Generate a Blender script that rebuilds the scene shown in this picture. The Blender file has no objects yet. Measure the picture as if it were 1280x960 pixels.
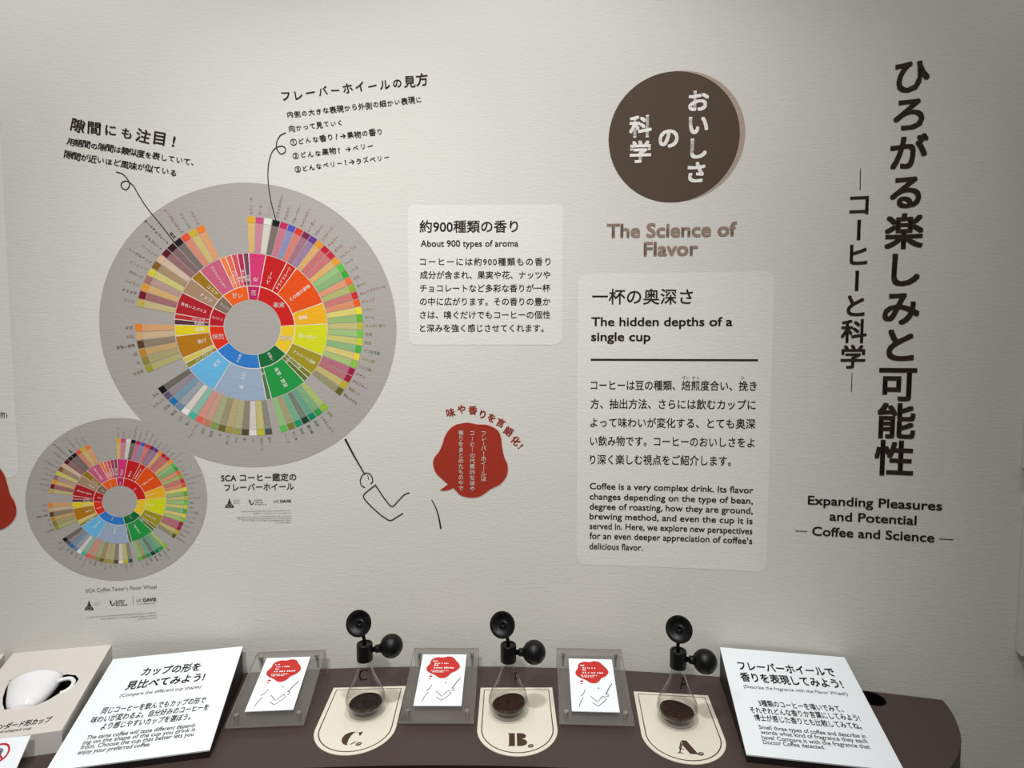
import bpy, bmesh, math, random
from math import sin, cos, pi, radians, atan2, sqrt, hypot
from mathutils import Vector, Euler
from mathutils.geometry import tessellate_polygon
random.seed(7)
SC = bpy.context.scene
COL = SC.collection

# ---------------------------------------------------------------- camera, world, lights
F, PIT = 745.0, 0.06364                     # focal length in pixels of the 1280 frame, downward pitch
EYE = Vector((0, 0.22, 1.55))
cam = bpy.data.cameras.new('camera'); cam.sensor_width = 36; cam.lens = 36 * F / 1280
cam.clip_start = 0.05; cam.clip_end = 60
camo = bpy.data.objects.new('camera', cam); COL.objects.link(camo)
camo.location = EYE; camo.rotation_euler = (pi / 2 - PIT, 0, 0)
SC.camera = camo
w = bpy.data.worlds.new('room_light'); SC.world = w; w.use_nodes = True
w.node_tree.nodes['Background'].inputs[0].default_value = (1.0, 0.99, 0.975, 1)
w.node_tree.nodes['Background'].inputs[1].default_value = 0.17
SC.view_settings.view_transform = 'Standard'; SC.view_settings.look = 'None'
SC.view_settings.gamma = 1; SC.view_settings.use_curve_mapping = False
SC.view_settings.exposure = 0.0

def spot(name, loc, aim, power, size=100, blend=1.0, rad=0.05, col=(1, 0.975, 0.93)):
    d = bpy.data.lights.new(name, 'SPOT'); d.energy = power; d.spot_size = radians(size); d.spot_blend = blend
    d.shadow_soft_size = rad; d.color = col
    o = bpy.data.objects.new(name, d); COL.objects.link(o); o.location = loc
    o.rotation_euler = (Vector(aim) - Vector(loc)).to_track_quat('-Z', 'Y').to_euler()
    return o
LC = (1, 0.995, 0.975)
spot('ceiling_spot', (0.0, -0.4, 2.95), (-0.4, 1.5, 1.6), 21, 80, 1.0, 0.05, LC)
spot('ceiling_spot', (0.0, 0.7, 2.95), (-0.4, 1.0, 0.8), 10, 110, 1.0, 0.05, LC)
spot('ceiling_spot', (0.9, 0.7, 2.95), (0.9, 1.5, 1.6), 14, 90, 1.0, 0.05, LC)
spot('ceiling_spot', (-0.3, -0.4, 2.95), (-0.3, 1.5, 0.8), 99, 60, 1.0, 0.05, LC)
spot('ceiling_spot', (-0.9, 0.7, 2.95), (-0.9, 1.5, 1.6), 44, 90, 1.0, 0.05, LC)
spot('ceiling_spot', (-0.7, 0.85, 2.95), (-0.7, 1.2, 0.8), 15, 44, 1.0, 0.05, LC)  # added narrow spot, only there to brighten the left sign on the counter
spot('ceiling_spot', (0.3, 0.85, 2.95), (0.45, 1.25, 0.8), 12, 44, 1.0, 0.05, LC)  # likewise an added lamp, lifting the brightness of the right sign
spot('ceiling_spot', (0.0, 0.7, 2.95), (0.0, 1.5, 1.6), 58, 90, 1.0, 0.05, LC)

# ---------------------------------------------------------------- geometry of the place
WR, WX, WYC = 4.249, -0.1359, 1.6 - 4.249   # concave wall: a vertical cylinder
ZC = 0.7868                                  # counter top
cP, sP = cos(PIT), sin(PIT)
def ray(p):
    x, y = (p[0] - 640) / F, -(p[1] - 480) / F
    return Vector((x, cP + sP * y, -sP + cP * y))
def on_z(p, z):
    d = ray(p); return EYE + d * ((z - EYE.z) / d.z)

class WallSurf:
    def px(self, p):
        d = ray(p); ox, oy = EYE.x - WX, EYE.y - WYC
        A = d.x ** 2 + d.y ** 2; B = 2 * (d.x * ox + d.y * oy); C = ox * ox + oy * oy - WR * WR
        t = (-B + sqrt(B * B - 4 * A * C)) / (2 * A)
        return (WR * atan2(ox + t * d.x, oy + t * d.y), EYE.z + t * d.z)
    def pt(self, s, z, h=0.0):
        a = s / WR; r = WR - h
        return Vector((WX + r * sin(a), WYC + r * cos(a), z))
class PlaneSurf:
    """a flat face: origin, unit x, unit y and the normal"""
    def __init__(self, o, ex, ey):
        self.o = Vector(o); self.ex = Vector(ex).normalized()
        ey = Vector(ey); self.ey = (ey - self.ex * ey.dot(self.ex)).normalized(); self.n = self.ex.cross(self.ey)
    def px(self, p):
        d = ray(p); t = (self.o - EYE).dot(self.n) / d.dot(self.n); q = EYE + d * t - self.o
        return (q.dot(self.ex), q.dot(self.ey))
    def pt(self, x, y, h=0.0):
        return self.o + self.ex * x + self.ey * y + self.n * h
WALL = WallSurf()
TOP = PlaneSurf((0, 0, ZC), (1, 0, 0), (0, 1, 0))

# ---------------------------------------------------------------- materials
def lin(c):
    return tuple(((v / 255) / 12.92 if v / 255 <= 0.04045 else ((v / 255 + 0.055) / 1.055) ** 2.4) for v in c) + (1,)
MATS = {}
def mat(name, rgb, rough=0.6, spec=0.3, metal=0.0, wallbump=False, noise=None, bump=None):
    if name in MATS: return MATS[name]
    m = bpy.data.materials.new(name); m.use_nodes = True
    nt = m.node_tree; b = nt.nodes['Principled BSDF']
    b.inputs['Base Color'].default_value = lin(rgb); b.inputs['Roughness'].default_value = rough
    b.inputs['Specular IOR Level'].default_value = spec; b.inputs['Metallic'].default_value = metal
    if wallbump:
        g = nt.nodes.new('ShaderNodeNewGeometry')
        mp = nt.nodes.new('ShaderNodeMapping'); mp.inputs['Scale'].default_value = (60, 60, 200)
        n1 = nt.nodes.new('ShaderNodeTexNoise'); n1.inputs['Scale'].default_value = 1.0; n1.inputs['Detail'].default_value = 4; n1.inputs['Distortion'].default_value = 0.8
        nt.links.new(g.outputs['Position'], mp.inputs[0]); nt.links.new(mp.outputs[0], n1.inputs['Vector'])
        bp = nt.nodes.new('ShaderNodeBump'); bp.inputs['Strength'].default_value = 0.30; bp.inputs['Distance'].default_value = 0.002
        nt.links.new(n1.outputs[0], bp.inputs['Height']); nt.links.new(bp.outputs[0], b.inputs['Normal'])
    if noise:
        sc, other = noise
        tc = nt.nodes.new('ShaderNodeNewGeometry'); n = nt.nodes.new('ShaderNodeTexNoise'); n.inputs['Scale'].default_value = sc; n.inputs['Detail'].default_value = 5
        r = nt.nodes.new('ShaderNodeMix'); r.data_type = 'RGBA'
        r.inputs[6].default_value = lin(rgb); r.inputs[7].default_value = lin(other)
        nt.links.new(tc.outputs['Position'], n.inputs['Vector']); nt.links.new(n.outputs[0], r.inputs[0]); nt.links.new(r.outputs[2], b.inputs['Base Color'])
        if bump:
            bp = nt.nodes.new('ShaderNodeBump'); bp.inputs['Strength'].default_value = bump; bp.inputs['Distance'].default_value = 0.002
            nt.links.new(n.outputs[0], bp.inputs['Height']); nt.links.new(bp.outputs[0], b.inputs['Normal'])
    MATS[name] = m; return m
def ink(rgb):                                        # print on the textured wall paper
    return mat('print_%d_%d_%d' % rgb, rgb, 0.7, 0.15, wallbump=True)
def paint(rgb, rough=0.5):
    return mat('paint_%d_%d_%d' % rgb, rgb, rough, 0.3)
def clear(name, tint, edge, base=0.04, tintfac=0.35, rough=0.03):
    m = bpy.data.materials.new(name); m.use_nodes = True; nt = m.node_tree; nt.nodes.clear()
    o = nt.nodes.new('ShaderNodeOutputMaterial'); t = nt.nodes.new('ShaderNodeBsdfTransparent'); g = nt.nodes.new('ShaderNodeBsdfGlossy')
    g.inputs['Roughness'].default_value = rough; g.inputs['Color'].default_value = (1, 1, 1, 1)
    l5 = nt.nodes.new('ShaderNodeLayerWeight'); l5.inputs['Blend'].default_value = 0.5
    pw = nt.nodes.new('ShaderNodeMath'); pw.operation = 'POWER'; pw.inputs[1].default_value = 4.0; nt.links.new(l5.outputs['Facing'], pw.inputs[0])
    f = nt.nodes.new('ShaderNodeMath'); f.operation = 'MULTIPLY_ADD'; f.inputs[1].default_value = 0.9; f.inputs[2].default_value = base; nt.links.new(pw.outputs[0], f.inputs[0])
    lw = nt.nodes.new('ShaderNodeLayerWeight'); lw.inputs['Blend'].default_value = tintfac
    cm = nt.nodes.new('ShaderNodeMix'); cm.data_type = 'RGBA'; cm.inputs[6].default_value = tint; cm.inputs[7].default_value = edge
    nt.links.new(lw.outputs['Facing'], cm.inputs[0]); nt.links.new(cm.outputs[2], t.inputs['Color'])
    mx = nt.nodes.new('ShaderNodeMixShader'); nt.links.new(f.outputs[0], mx.inputs[0]); nt.links.new(t.outputs[0], mx.inputs[1]); nt.links.new(g.outputs[0], mx.inputs[2])
    nt.links.new(mx.outputs[0], o.inputs[0]); MATS[name] = m; return m
M_WALL = mat('wall_paper', (210, 208, 201), 0.75, 0.15, wallbump=True)
M_PANEL = ink((219, 217, 211))
M_DISC = ink((167, 162, 157))
M_INK = ink((50, 40, 35)); M_GREYINK = ink((120, 112, 106)); M_BROWN = ink((84, 69, 58)); M_TAUPE = ink((150, 128, 116))
M_WHITEINK = ink((236, 232, 226)); M_RED = ink((158, 50, 35))
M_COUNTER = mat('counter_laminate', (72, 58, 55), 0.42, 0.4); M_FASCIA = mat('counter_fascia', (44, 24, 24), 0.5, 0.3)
M_WHITE = paint((240, 245, 249)); M_DARK = paint((34, 28, 28)); M_TEXT = paint((38, 34, 34)); M_BLACK = paint((8, 8, 8))
M_CREAM = paint((214, 209, 202)); M_RUBBER = mat('black_rubber', (9, 9, 9), 0.42, 0.3)
M_MAT = paint((228, 222, 206), 0.4); M_MATLINE = paint((72, 52, 42)); M_CARDRED = paint((196, 50, 44))
M_STEEL = mat('brushed_steel', (190, 186, 180), 0.3, 0.5, metal=1.0); M_PORC = mat('white_porcelain', (238, 238, 240), 0.12, 0.5)
M_GLASS = clear('flask_glass', (0.98, 0.98, 0.975, 1), (0.60, 0.59, 0.57, 1), 0.022, 0.25)
M_ACRYL = clear('acrylic', (0.95, 0.95, 0.945, 1), (0.80, 0.80, 0.79, 1), 0.13, 0.3, 0.3)
M_ACEDGE = mat('acrylic_edge', (196, 188, 180), 0.3, 0.5)
M_FLOOR = mat('floor_vinyl', (118, 108, 100), 0.6, 0.3, noise=(6, (104, 96, 90)))

# ---------------------------------------------------------------- mesh helpers
class MB:
    def __init__(self): self.v = []; self.f = []; self.mi = []; self.mats = []
    def slot(self, m):
        if m not in self.mats: self.mats.append(m)
        return self.mats.index(m)
    def add(self, vs, fs, m):
        b = len(self.v); k = self.slot(m); self.v += [Vector(v) for v in vs]
        for f in fs: self.f.append([b + i for i in f]); self.mi.append(k)
    def build(self, name, parent=None, smooth=False):
        me = bpy.data.meshes.new(name); off = world_loc(parent) if parent else Vector((0, 0, 0))
        me.from_pydata([tuple(v - off) for v in self.v], [], self.f)
        for m in self.mats: me.materials.append(m)
        for p, k in zip(me.polygons, self.mi): p.material_index = k; p.use_smooth = smooth
        me.update(); o = bpy.data.objects.new(name, me); COL.objects.link(o)
        if parent: o.parent = parent
        return o
def world_loc(o):
    v = Vector((0, 0, 0))
    while o: v += o.location; o = o.parent
    return v
def tag(o, label, cat, group=None, kind=None):
    o['label'] = label
    if cat: o['category'] = cat
    if group: o['group'] = group
    if kind: o['kind'] = kind
    return o
def empty(name, loc, label, cat, group=None):
    o = bpy.data.objects.new(name, None); o.empty_display_size = 0.05; COL.objects.link(o); o.location = loc
    return tag(o, label, cat, group)

def glyphs(body, sp=1.0, bold=0.0):
    c = bpy.data.curves.new('t', 'FONT'); c.body = body; c.size = 1; c.space_character = sp; c.resolution_u = 3; c.fill_mode = 'FRONT'
    o = bpy.data.objects.new('t', c); m = o.to_mesh()
    v = [(p.co.x, p.co.y) for p in m.vertices]; f = [list(p.vertices) for p in m.polygons]
    o.to_mesh_clear(); bpy.data.objects.remove(o); bpy.data.curves.remove(c)
    if bold:                                   # heavier strokes: the letter repeated a hair to each side
        n = len(v); V = []; FF = []
        for k, (dx, dy) in enumerate(((-1, -1), (1, -1), (1, 1), (-1, 1))):
            V += [(x + dx * bold, y + dy * bold) for x, y in v]; FF += [[i + n * k for i in q] for q in f]
        v, f = V, FF
    return v, f
def gw(v): return (min(a for a, b in v), max(a for a, b in v))
def unit(a, b):
    dx, dy = b[0] - a[0], b[1] - a[1]; l = hypot(dx, dy); return (dx / l, dy / l), l
def line(mb, surf, body, p0, p1, em, m, bold=0.0, h=0.001, warp=None, local=False):
    """one line of lettering whose inked width runs from p0 to p1 on its baseline, letters em high"""
    a, b = (p0, p1) if local else (surf.px(p0), surf.px(p1))
    (ux, uy), W = unit(a, b)
    if local: H = em
    else:
        q = surf.px((p0[0], p0[1] - em)); H = hypot(q[0] - a[0], q[1] - a[1])
        q1 = surf.px((p1[0], p1[1] - em)); H = 0.5 * (H + hypot(q1[0] - b[0], q1[1] - b[1]))
        nx, ny = (q[0] - a[0]), (q[1] - a[1])
    v, f = glyphs(body, 1.0, bold); x0, x1 = gw(v); kx = H
    if W > (x1 - x0) * H * (1.28 if ord(body[0]) < 0x2000 else 1.04) and len(body) > 1:
        v2, _ = glyphs(body, 1.5, bold); y0, y1 = gw(v2); slope = ((y1 - y0) - (x1 - x0)) / 0.5
        sp = 1 + (W / H / (1.18 if ord(body[0]) < 0x2000 else 1.0) - (x1 - x0)) / max(slope, 1e-3); v, f = glyphs(body, sp, bold); x0, x1 = gw(v)
    kx = W / (x1 - x0)
    out = []
    for x, y in v:
        x = (x - x0) * kx; y = y * H
        out.append(surf.pt(a[0] + ux * x - uy * y, a[1] + uy * x + ux * y, h))
    mb.add(out, f, m)
def char(mb, surf, ch, c, em, m, bold=0.0, h=0.001, rot=0.0, local=False, sx=1.0):
    """one letter centred on c; rot in degrees, clockwise"""
    a = c if local else surf.px(c)
    if local: H = em
    else:
        q = surf.px((c[0], c[1] - em)); H = hypot(q[0] - a[0], q[1] - a[1])
    v, f = glyphs(ch, 1.0, bold)
    if ord(ch[0]) > 0x2000: cx, cy = 0.5 * len(ch), 0.36
    else: x0, x1 = gw(v); cx, cy = 0.5 * (x0 + x1), 0.34
    r = -radians(rot); cr, sr = cos(r), sin(r); out = []
    for x, y in v:
        x = (x - cx) * H * sx; y = (y - cy) * H
        out.append(surf.pt(a[0] + cr * x - sr * y, a[1] + sr * x + cr * y, h))
    mb.add(out, f, m)
def hand(mb, surf, body, p0, p1, em, m, bold=0.0, h=0.001):
    """like line(), but set letter by letter with the unevenness of handwriting"""
    adv = [1.0 if ord(c) > 0x2000 else (0.35 if c == ' ' else 0.75) for c in body]; W = sum(adv); (ux, uy), L = unit(p0, p1); x = 0.0
    em = min(em, L / W * 1.02)
    for c, a in zip(body, adv):
        t = (x + a / 2) / W * L; x += a
        if c == ' ': continue
        k = 0.86 if 0x3040 < ord(c) < 0x3100 else 1.0
        q = (p0[0] + ux * t + uy * em * 0.36, p0[1] + uy * t - ux * em * 0.36 + random.uniform(-0.05, 0.05) * em)
        char(mb, surf, c, q, em * k * random.uniform(0.92, 1.06), m, bold, h, math.degrees(atan2(uy, ux)) + random.uniform(-7, 5))
def vertical(mb, surf, body, p0, p1, em, m, bold=0.0, h=0.001, sx=1.0):
    n = len(body)
    for i, ch in enumerate(body):
        t = i / max(n - 1, 1); c = (p0[0] + (p1[0] - p0[0]) * t, p0[1] + (p1[1] - p0[1]) * t)
        char(mb, surf, ch, c, em, m, bold, h, 90 if ch == 'ー' else 0, sx=sx)
def smooth(pts, n=6):
    out = []
    for i in range(len(pts) - 1):
        p0 = pts[max(i - 1, 0)]; p1 = pts[i]; p2 = pts[i + 1]; p3 = pts[min(i + 2, len(pts) - 1)]
        for k in range(n):
            t = k / n
            out.append(tuple(0.5 * (2 * p1[j] + (p2[j] - p0[j]) * t + (2 * p0[j] - 5 * p1[j] + 4 * p2[j] - p3[j]) * t * t + (3 * p1[j] - p0[j] - 3 * p2[j] + p3[j]) * t ** 3) for j in (0, 1)))
    return out + [pts[-1]]
def smooth_closed(pts, n=5):
    out = []; N = len(pts)
    for i in range(N):
        p0, p1, p2, p3 = pts[i - 1], pts[i], pts[(i + 1) % N], pts[(i + 2) % N]
        for k in range(n):
            t = k / n
            out.append(tuple(0.5 * (2 * p1[j] + (p2[j] - p0[j]) * t + (2 * p0[j] - 5 * p1[j] + 4 * p2[j] - p3[j]) * t * t + (3 * p1[j] - p0[j] - 3 * p2[j] + p3[j]) * t ** 3) for j in (0, 1)))
    return out
def stroke(mb, surf, pts, wid, m, h=0.001, taper=None, local=False, closed=False):
    """a drawn line; pts in surface coordinates when local, width in metres"""
    q = list(pts) if local else [surf.px(p) for p in pts]
    n = len(q); L = []; R = []
    for i in range(n):
        a = q[i - 1] if (i or closed) else q[i]; b = q[(i + 1) % n] if (i < n - 1 or closed) else q[i]
        (ux, uy), _ = unit(a, b); k = wid / 2
        if taper: k *= taper[0] + (taper[1] - taper[0]) * i / (n - 1)
        L.append((q[i][0] - uy * k, q[i][1] + ux * k)); R.append((q[i][0] + uy * k, q[i][1] - ux * k))
    vs = [surf.pt(x, y, h) for x, y in L + R]
    fs = [[i, i + n, (i + 1) % n + n, (i + 1) % n] for i in range(n if closed else n - 1)]
    mb.add(vs, fs, m)
def poly(mb, surf, pts, m, h=0.001, local=False):
    q = list(pts) if local else [surf.px(p) for p in pts]
    tr = tessellate_polygon([[Vector((x, y, 0)) for x, y in q]])
    area = sum(q[i - 1][0] * q[i][1] - q[i][0] * q[i - 1][1] for i in range(len(q)))
    mb.add([surf.pt(x, y, h) for x, y in q], [list(t) for t in tr], m)
def bars(mb, surf, p0, p1, th, m, h=0.001, local=False):
    """one row of lettering too small to read: short marks with gaps"""
    a, b = (p0, p1) if local else (surf.px(p0), surf.px(p1)); (ux, uy), W = unit(a, b); x = 0
    while x < W - th:
        l = min(th * random.uniform(0.5, 0.9), W - x); e = random.uniform(0.55, 1.0) * th
        c = [(x, 0), (x + l, 0), (x + l, e), (x, e)]
        mb.add([surf.pt(a[0] + ux * i - uy * j, a[1] + uy * i + ux * j, h) for i, j in c], [[0, 1, 2, 3]], m)
        x += l + th * random.choice((0.3, 0.35, 0.5, 1.0))
def disc(mb, surf, c, r, m, h, r0=0.0, a0=0.0, a1=360.0, da=3.0, dr=0.02, ex=1.0):
    """(part of) a ring round c, angles in degrees clockwise from up"""
    na = max(1, int(math.ceil((a1 - a0) / da))); nr = max(1, int(math.ceil((r - r0) / dr))); vs = []; fs = []
    for i in range(na + 1):
        a = radians(a0 + (a1 - a0) * i / na)
        for j in range(nr + 1):
            q = r0 + (r - r0) * j / nr; vs.append(surf.pt(c[0] + q * sin(a) * ex, c[1] + q * cos(a), h))
    for i in range(na):
        for j in range(nr):
            k = i * (nr + 1) + j; fs.append([k, k + 1, k + nr + 2, k + nr + 1] if (j or r0 > 1e-6) else [k, k + 1, k + nr + 2])
    mb.add(vs, fs, m)
def round_rect(mb, surf, x0, x1, y0, y1, r, m, h):
    """rounded sheet, cut in columns so that it follows the curve of the wall; corners may differ in x (x0, x1 as functions of y)"""
    n = 40; ys = []
    for i in range(9): ys.append(y0 + r * (1 - cos(i / 8 * pi / 2)))
    for i in range(1, 13): ys.append(y0 + r + (y1 - y0 - 2 * r) * i / 13)
    for i in range(9): ys.append(y1 - r + r * sin(i / 8 * pi / 2))
    vs = []; fs = []
    for y in ys:
        d = 0
        if y < y0 + r: d = r - sqrt(max(r * r - (y0 + r - y) ** 2, 0))
        if y > y1 - r: d = r - sqrt(max(r * r - (y - y1 + r) ** 2, 0))
        for k in range(n + 1): vs.append(surf.pt(x0 + d + (x1 - x0 - 2 * d) * k / n, y, h))
    for j in range(len(ys) - 1):
        for k in range(n):
            b = j * (n + 1) + k; fs.append([b, b + 1, b + n + 2, b + n + 1])
    mb.add(vs, fs, m)
def lathe(mb, prof, m, o=(0, 0, 0), ax=(0, 0, 1), n=40, ang=360, start=0, refx=None):
    """surface of revolution; prof = [(radius, along axis)]"""
    ax = Vector(ax).normalized(); t = Vector(refx) if refx else (Vector((1, 0, 0)) if abs(ax.x) < 0.9 else Vector((0, 1, 0)))
    e1 = (t - ax * t.dot(ax)).normalized(); e2 = ax.cross(e1); o = Vector(o); vs = []; fs = []; k = len(prof); cl = ang >= 360
    N = n if cl else n + 1
    for i in range(N):
        a = radians(start + ang * i / n)
        for r, z in prof: vs.append(o + ax * z + (e1 * cos(a) + e2 * sin(a)) * r)
    for i in range(n):
        j = (i + 1) % N
        for q in range(k - 1): fs.append([i * k + q, j * k + q, j * k + q + 1, i * k + q + 1])
    mb.add(vs, fs, m)
def tube(mb, pts, r, m, n=10, caps=True):
    vs = []; fs = []; pts = [Vector(p) for p in pts]; K = len(pts); up = Vector((0.13, 0.31, 0.94)); rr = r if isinstance(r, (list, tuple)) else [r] * K
    for i, p in enumerate(pts):
        t = (pts[min(i + 1, K - 1)] - pts[max(i - 1, 0)]).normalized(); u = up - t * up.dot(t)
        if u.length < 1e-3: u = Vector((1, 0, 0)) - t * t.x
        u.normalize(); v = t.cross(u); up = u
        for k in range(n): a = 2 * pi * k / n; vs.append(p + (u * cos(a) + v * sin(a)) * rr[i])
    for i in range(K - 1):
        for k in range(n): fs.append([i * n + k, i * n + (k + 1) % n, (i + 1) * n + (k + 1) % n, (i + 1) * n + k])
    if caps: fs += [list(range(n))[::-1], [(K - 1) * n + k for k in range(n)]]
    mb.add(vs, fs, m)
def hexa(mb, lo, hi, m):
    """solid between two quads given in the same turning order"""
    vs = list(lo) + list(hi)
    mb.add(vs, [[3, 2, 1, 0], [4, 5, 6, 7], [0, 1, 5, 4], [1, 2, 6, 5], [2, 3, 7, 6], [3, 0, 4, 7]], m)

# ---------------------------------------------------------------- the room
mb = MB(); vs = []; fs = []; n = 420; S0, S1 = -2.1, 2.0
zs = [0, 3.1]
for i in range(n + 1):
    s = S0 + (S1 - S0) * i / n
    vs += [WALL.pt(s, 0), WALL.pt(s, 3.1), WALL.pt(s, 3.1), WALL.pt(s, 3.1, -0.12), WALL.pt(s, 0, -0.12), WALL.pt(s, 0)]
for i in range(n):
    a, b = 6 * i, 6 * i + 6
    fs += [[a, b, b + 1, a + 1], [a + 2, b + 2, b + 3, a + 3], [a + 3, b + 3, b + 4, a + 4], [a + 4, b + 4, b + 5, a + 5]]
fs += [[5, 2, 3, 4], [6 * n + 4, 6 * n + 3, 6 * n + 2, 6 * n + 5]]
mb.add(vs, fs, M_WALL); o = mb.build('wall_back'); o['kind'] = 'structure'
for p in o.data.polygons: p.use_smooth = abs(p.normal.z) < 0.5 and len(set(v % 6 for v in p.vertices) & {0, 1}) == 2
mb = MB(); hexa(mb, [Vector(v) for v in ((-3, -2.2, -0.05), (3, -2.2, -0.05), (3, 2.2, -0.05), (-3, 2.2, -0.05))], [Vector(v) for v in ((-3, -2.2, 0), (3, -2.2, 0), (3, 2.2, 0), (-3, 2.2, 0))], M_FLOOR)
o = mb.build('floor'); o['kind'] = 'structure'

# ---------------------------------------------------------------- the counter
def arc(r, xa, xb, n):
    return [(xa + (xb - xa) * i / n, WYC + sqrt(r * r - (xa + (xb - xa) * i / n - WX) ** 2)) for i in range(n + 1)]
END = smooth([(0.930, 1.460), (0.918, 1.4176), (0.8954, 1.3684), (0.8668, 1.3235), (0.8305, 1.2853), (0.7945, 1.2536), (0.745, 1.216), (0.690, 1.189), (0.630, 1.186)], 5)[:-5]
XE = 0.600
outline = arc(WR - 0.003, -1.55, 0.92, 60)[:-1] + [(0.930, WYC + sqrt((WR - 0.003) ** 2 - (0.930 - WX) ** 2))] + END[1:] + arc(WR - 0.339, 0.62, -1.75, 50)
hx = on_z((1089.4, 873), ZC); HR = 0.028
ring = [(hx.x + HR * cos(2 * pi * i / 28), hx.y + HR * sin(2 * pi * i / 28)) for i in range(28)]
def slab(mb, out, hole, z0, z1, m_top, m_side):
    loops = [[Vector((x, y, 0)) for x, y in out]] + ([[Vector((x, y, 0)) for x, y in hole]] if hole else [])
    tr = tessellate_polygon(loops); allp = list(out) + (list(hole) if hole else [])
    def up(t):
        a, b, c = (Vector(allp[i]) for i in t); return list(t) if (b - a).cross(c - a) > 0 else list(t)[::-1]
    mb.add([(x, y, z1) for x, y in allp], [up(t) for t in tr], m_top)
    mb.add([(x, y, z0) for x, y in allp], [up(t)[::-1] for t in tr], m_side)
    for lp, rev in ((out, False),) + (((hole, True),) if hole else ()):
        k = len(lp); v = [(x, y, z0) for x, y in lp] + [(x, y, z1) for x, y in lp]
        mb.add(v, [[(i + 1) % k, i, i + k, (i + 1) % k + k] for i in range(k)], m_side)
ctr = empty('display_counter', (0, 1.4, 0), 'long dark brown counter curving along the foot of the wall', 'counter')
mb = MB(); slab(mb, outline, ring, ZC - 0.06, ZC, M_COUNTER, M_FASCIA); mb.build('counter_top', ctr)
mb = MB(); out2 = arc(WR - 0.004, -1.5, 0.78, 40) + smooth([(0.80, 1.42), (0.77, 1.36), (0.70, 1.305), (0.60, 1.283)], 4)[1:-1] + arc(WR - 0.25, 0.58, -1.6, 40)
slab(mb, out2, None, 0, ZC - 0.06, M_FASCIA, M_FASCIA); mb.build('counter_base', ctr)
mb = MB(); lathe(mb, [(0.0, ZC - 0.055), (HR - 0.001, ZC - 0.055), (HR - 0.001, ZC - 0.001), (HR - 0.0025, ZC - 0.001), (HR - 0.0025, ZC - 0.05)], M_BLACK, (hx.x, hx.y, 0), n=28)
mb.build('cable_hole', ctr)['label'] = 'round black cable hole'

# ---------------------------------------------------------------- wall graphics
def wbox(p): return WALL.px(p)
# -- information panels
def panel(name, pl, pr, pt_, pb, label, r=0.018):
    x0 = pl; x1 = pr
    mb = MB(); round_rect(mb, WALL, x0, x1, pb, pt_, r, M_PANEL, 0.0004)
    o = mb.build(name); tag(o, label, 'information panel', 'pale text panels printed on the wall'); return o
s0 = WALL.px((510.5, 340))[0]; s1 = WALL.px((703.3, 340))[0]
p1 = panel('info_panel', s0, s1, WALL.px((607, 256))[1], WALL.px((607, 431))[1], 'small pale panel about 900 aromas, right of the large colour wheel', 0.016)
mb = MB(); line(mb, WALL, '約900種類の香り', (524.6, 289.4), (647.5, 289.2), 16.6, M_INK, 0.012); mb.build('heading', p1)
mb = MB(); line(mb, WALL, 'About 900 types of aroma', (525.8, 308.3), (647.8, 308.1), 11.6, M_INK, 0.012); mb.build('subheading', p1)
mb = MB()
for i, (t, xr) in enumerate((('コーヒーには約900種類もの香り', 688), ('成分が含まれ、果実や花、ナッツや', 688), ('チョコレートなど多彩な香りが一杯', 688), ('の中に広がります。その香りの豊か', 688), ('さは、嗅ぐだけでもコーヒーの個性', 688), ('と深みを強く感じさせてくれます。', 679.5))):
    y = 331 + 16.62 * i; line(mb, WALL, t, (525, y), (xr, y), 10.6, M_INK, 0.01)
mb.build('body_text', p1)
s0 = WALL.px((722.5, 400))[0]; s1 = WALL.px((966.5, 400))[0]
p2 = panel('info_panel', s0, s1, WALL.px((840, 341))[1], WALL.px((840, 709.5))[1], 'tall pale panel on the hidden depths of a cup, below the brown disc', 0.022)
mb = MB(); line(mb, WALL, '一杯の奥深さ', (740, 378.6), (865.5, 378.8), 21, M_INK, 0.01); mb.build('heading', p2)
mb = MB(); line(mb, WALL, 'The hidden depths of a', (739, 407.3), (915.5, 407.3), 15.6, M_INK, 0.02); line(mb, WALL, 'single cup', (738.8, 426), (813, 426.2), 15.6, M_INK, 0.02); mb.build('subheading', p2)
mb = MB(); stroke(mb, WALL, [(738.5 + 209 * i / 12, 449.6 + 0.6 * i / 12) for i in range(13)], 0.0046, M_INK); mb.build('rule', p2)
mb = MB()
for t, a, b in (('コーヒーは豆の種類、焙煎度合い、挽き', (738.4, 486.3), (945.6, 487.6)), ('方、抽出方法、さらには飲むカップに', (738, 509.6), (944.5, 511.2)), ('よって味わいが変化する、とても奥深', (737.8, 533), (944, 535)),
                ('い飲み物です。コーヒーのおいしさをよ', (737.6, 556), (943, 558.4)), ('り深く楽しむ視点をご紹介します。', (737.4, 579.2), (913.7, 581.4))):
    line(mb, WALL, t, a, b, 13.4, M_INK, 0.01)
line(mb, WALL, 'ばい せん', (852.5, 473.4), (874.5, 473.6), 4.4, M_INK); line(mb, WALL, 'ひ', (926.5, 473.8), (930.2, 473.8), 4.4, M_INK)
mb.build('body_text', p2)
mb = MB()
for t, a, b in (('Coffee is a very complex drink. Its flavor', (737.1, 611.2), (941.6, 616.6)), ('changes depending on the type of bean,', (737, 624.1), (941, 629.8)), ('degree of roasting, how they are ground,', (737, 636.6), (940.8, 642.2)),
                ('brewing method, and even the cup it is', (737, 648.8), (940.6, 655)), ('served in. Here, we explore new perspectives', (736.9, 661), (940.4, 667.7)), ('for an even deeper appreciation of coffee’s', (736.8, 673.2), (940.2, 680)), ('delicious flavor.', (736.7, 686.2), (803.4, 688.2))):
    line(mb, WALL, t, a, b, 11.3, M_INK, 0.014)
mb.build('translation_text', p2)
s1 = WALL.px((17.5, 480))[0]
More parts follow.
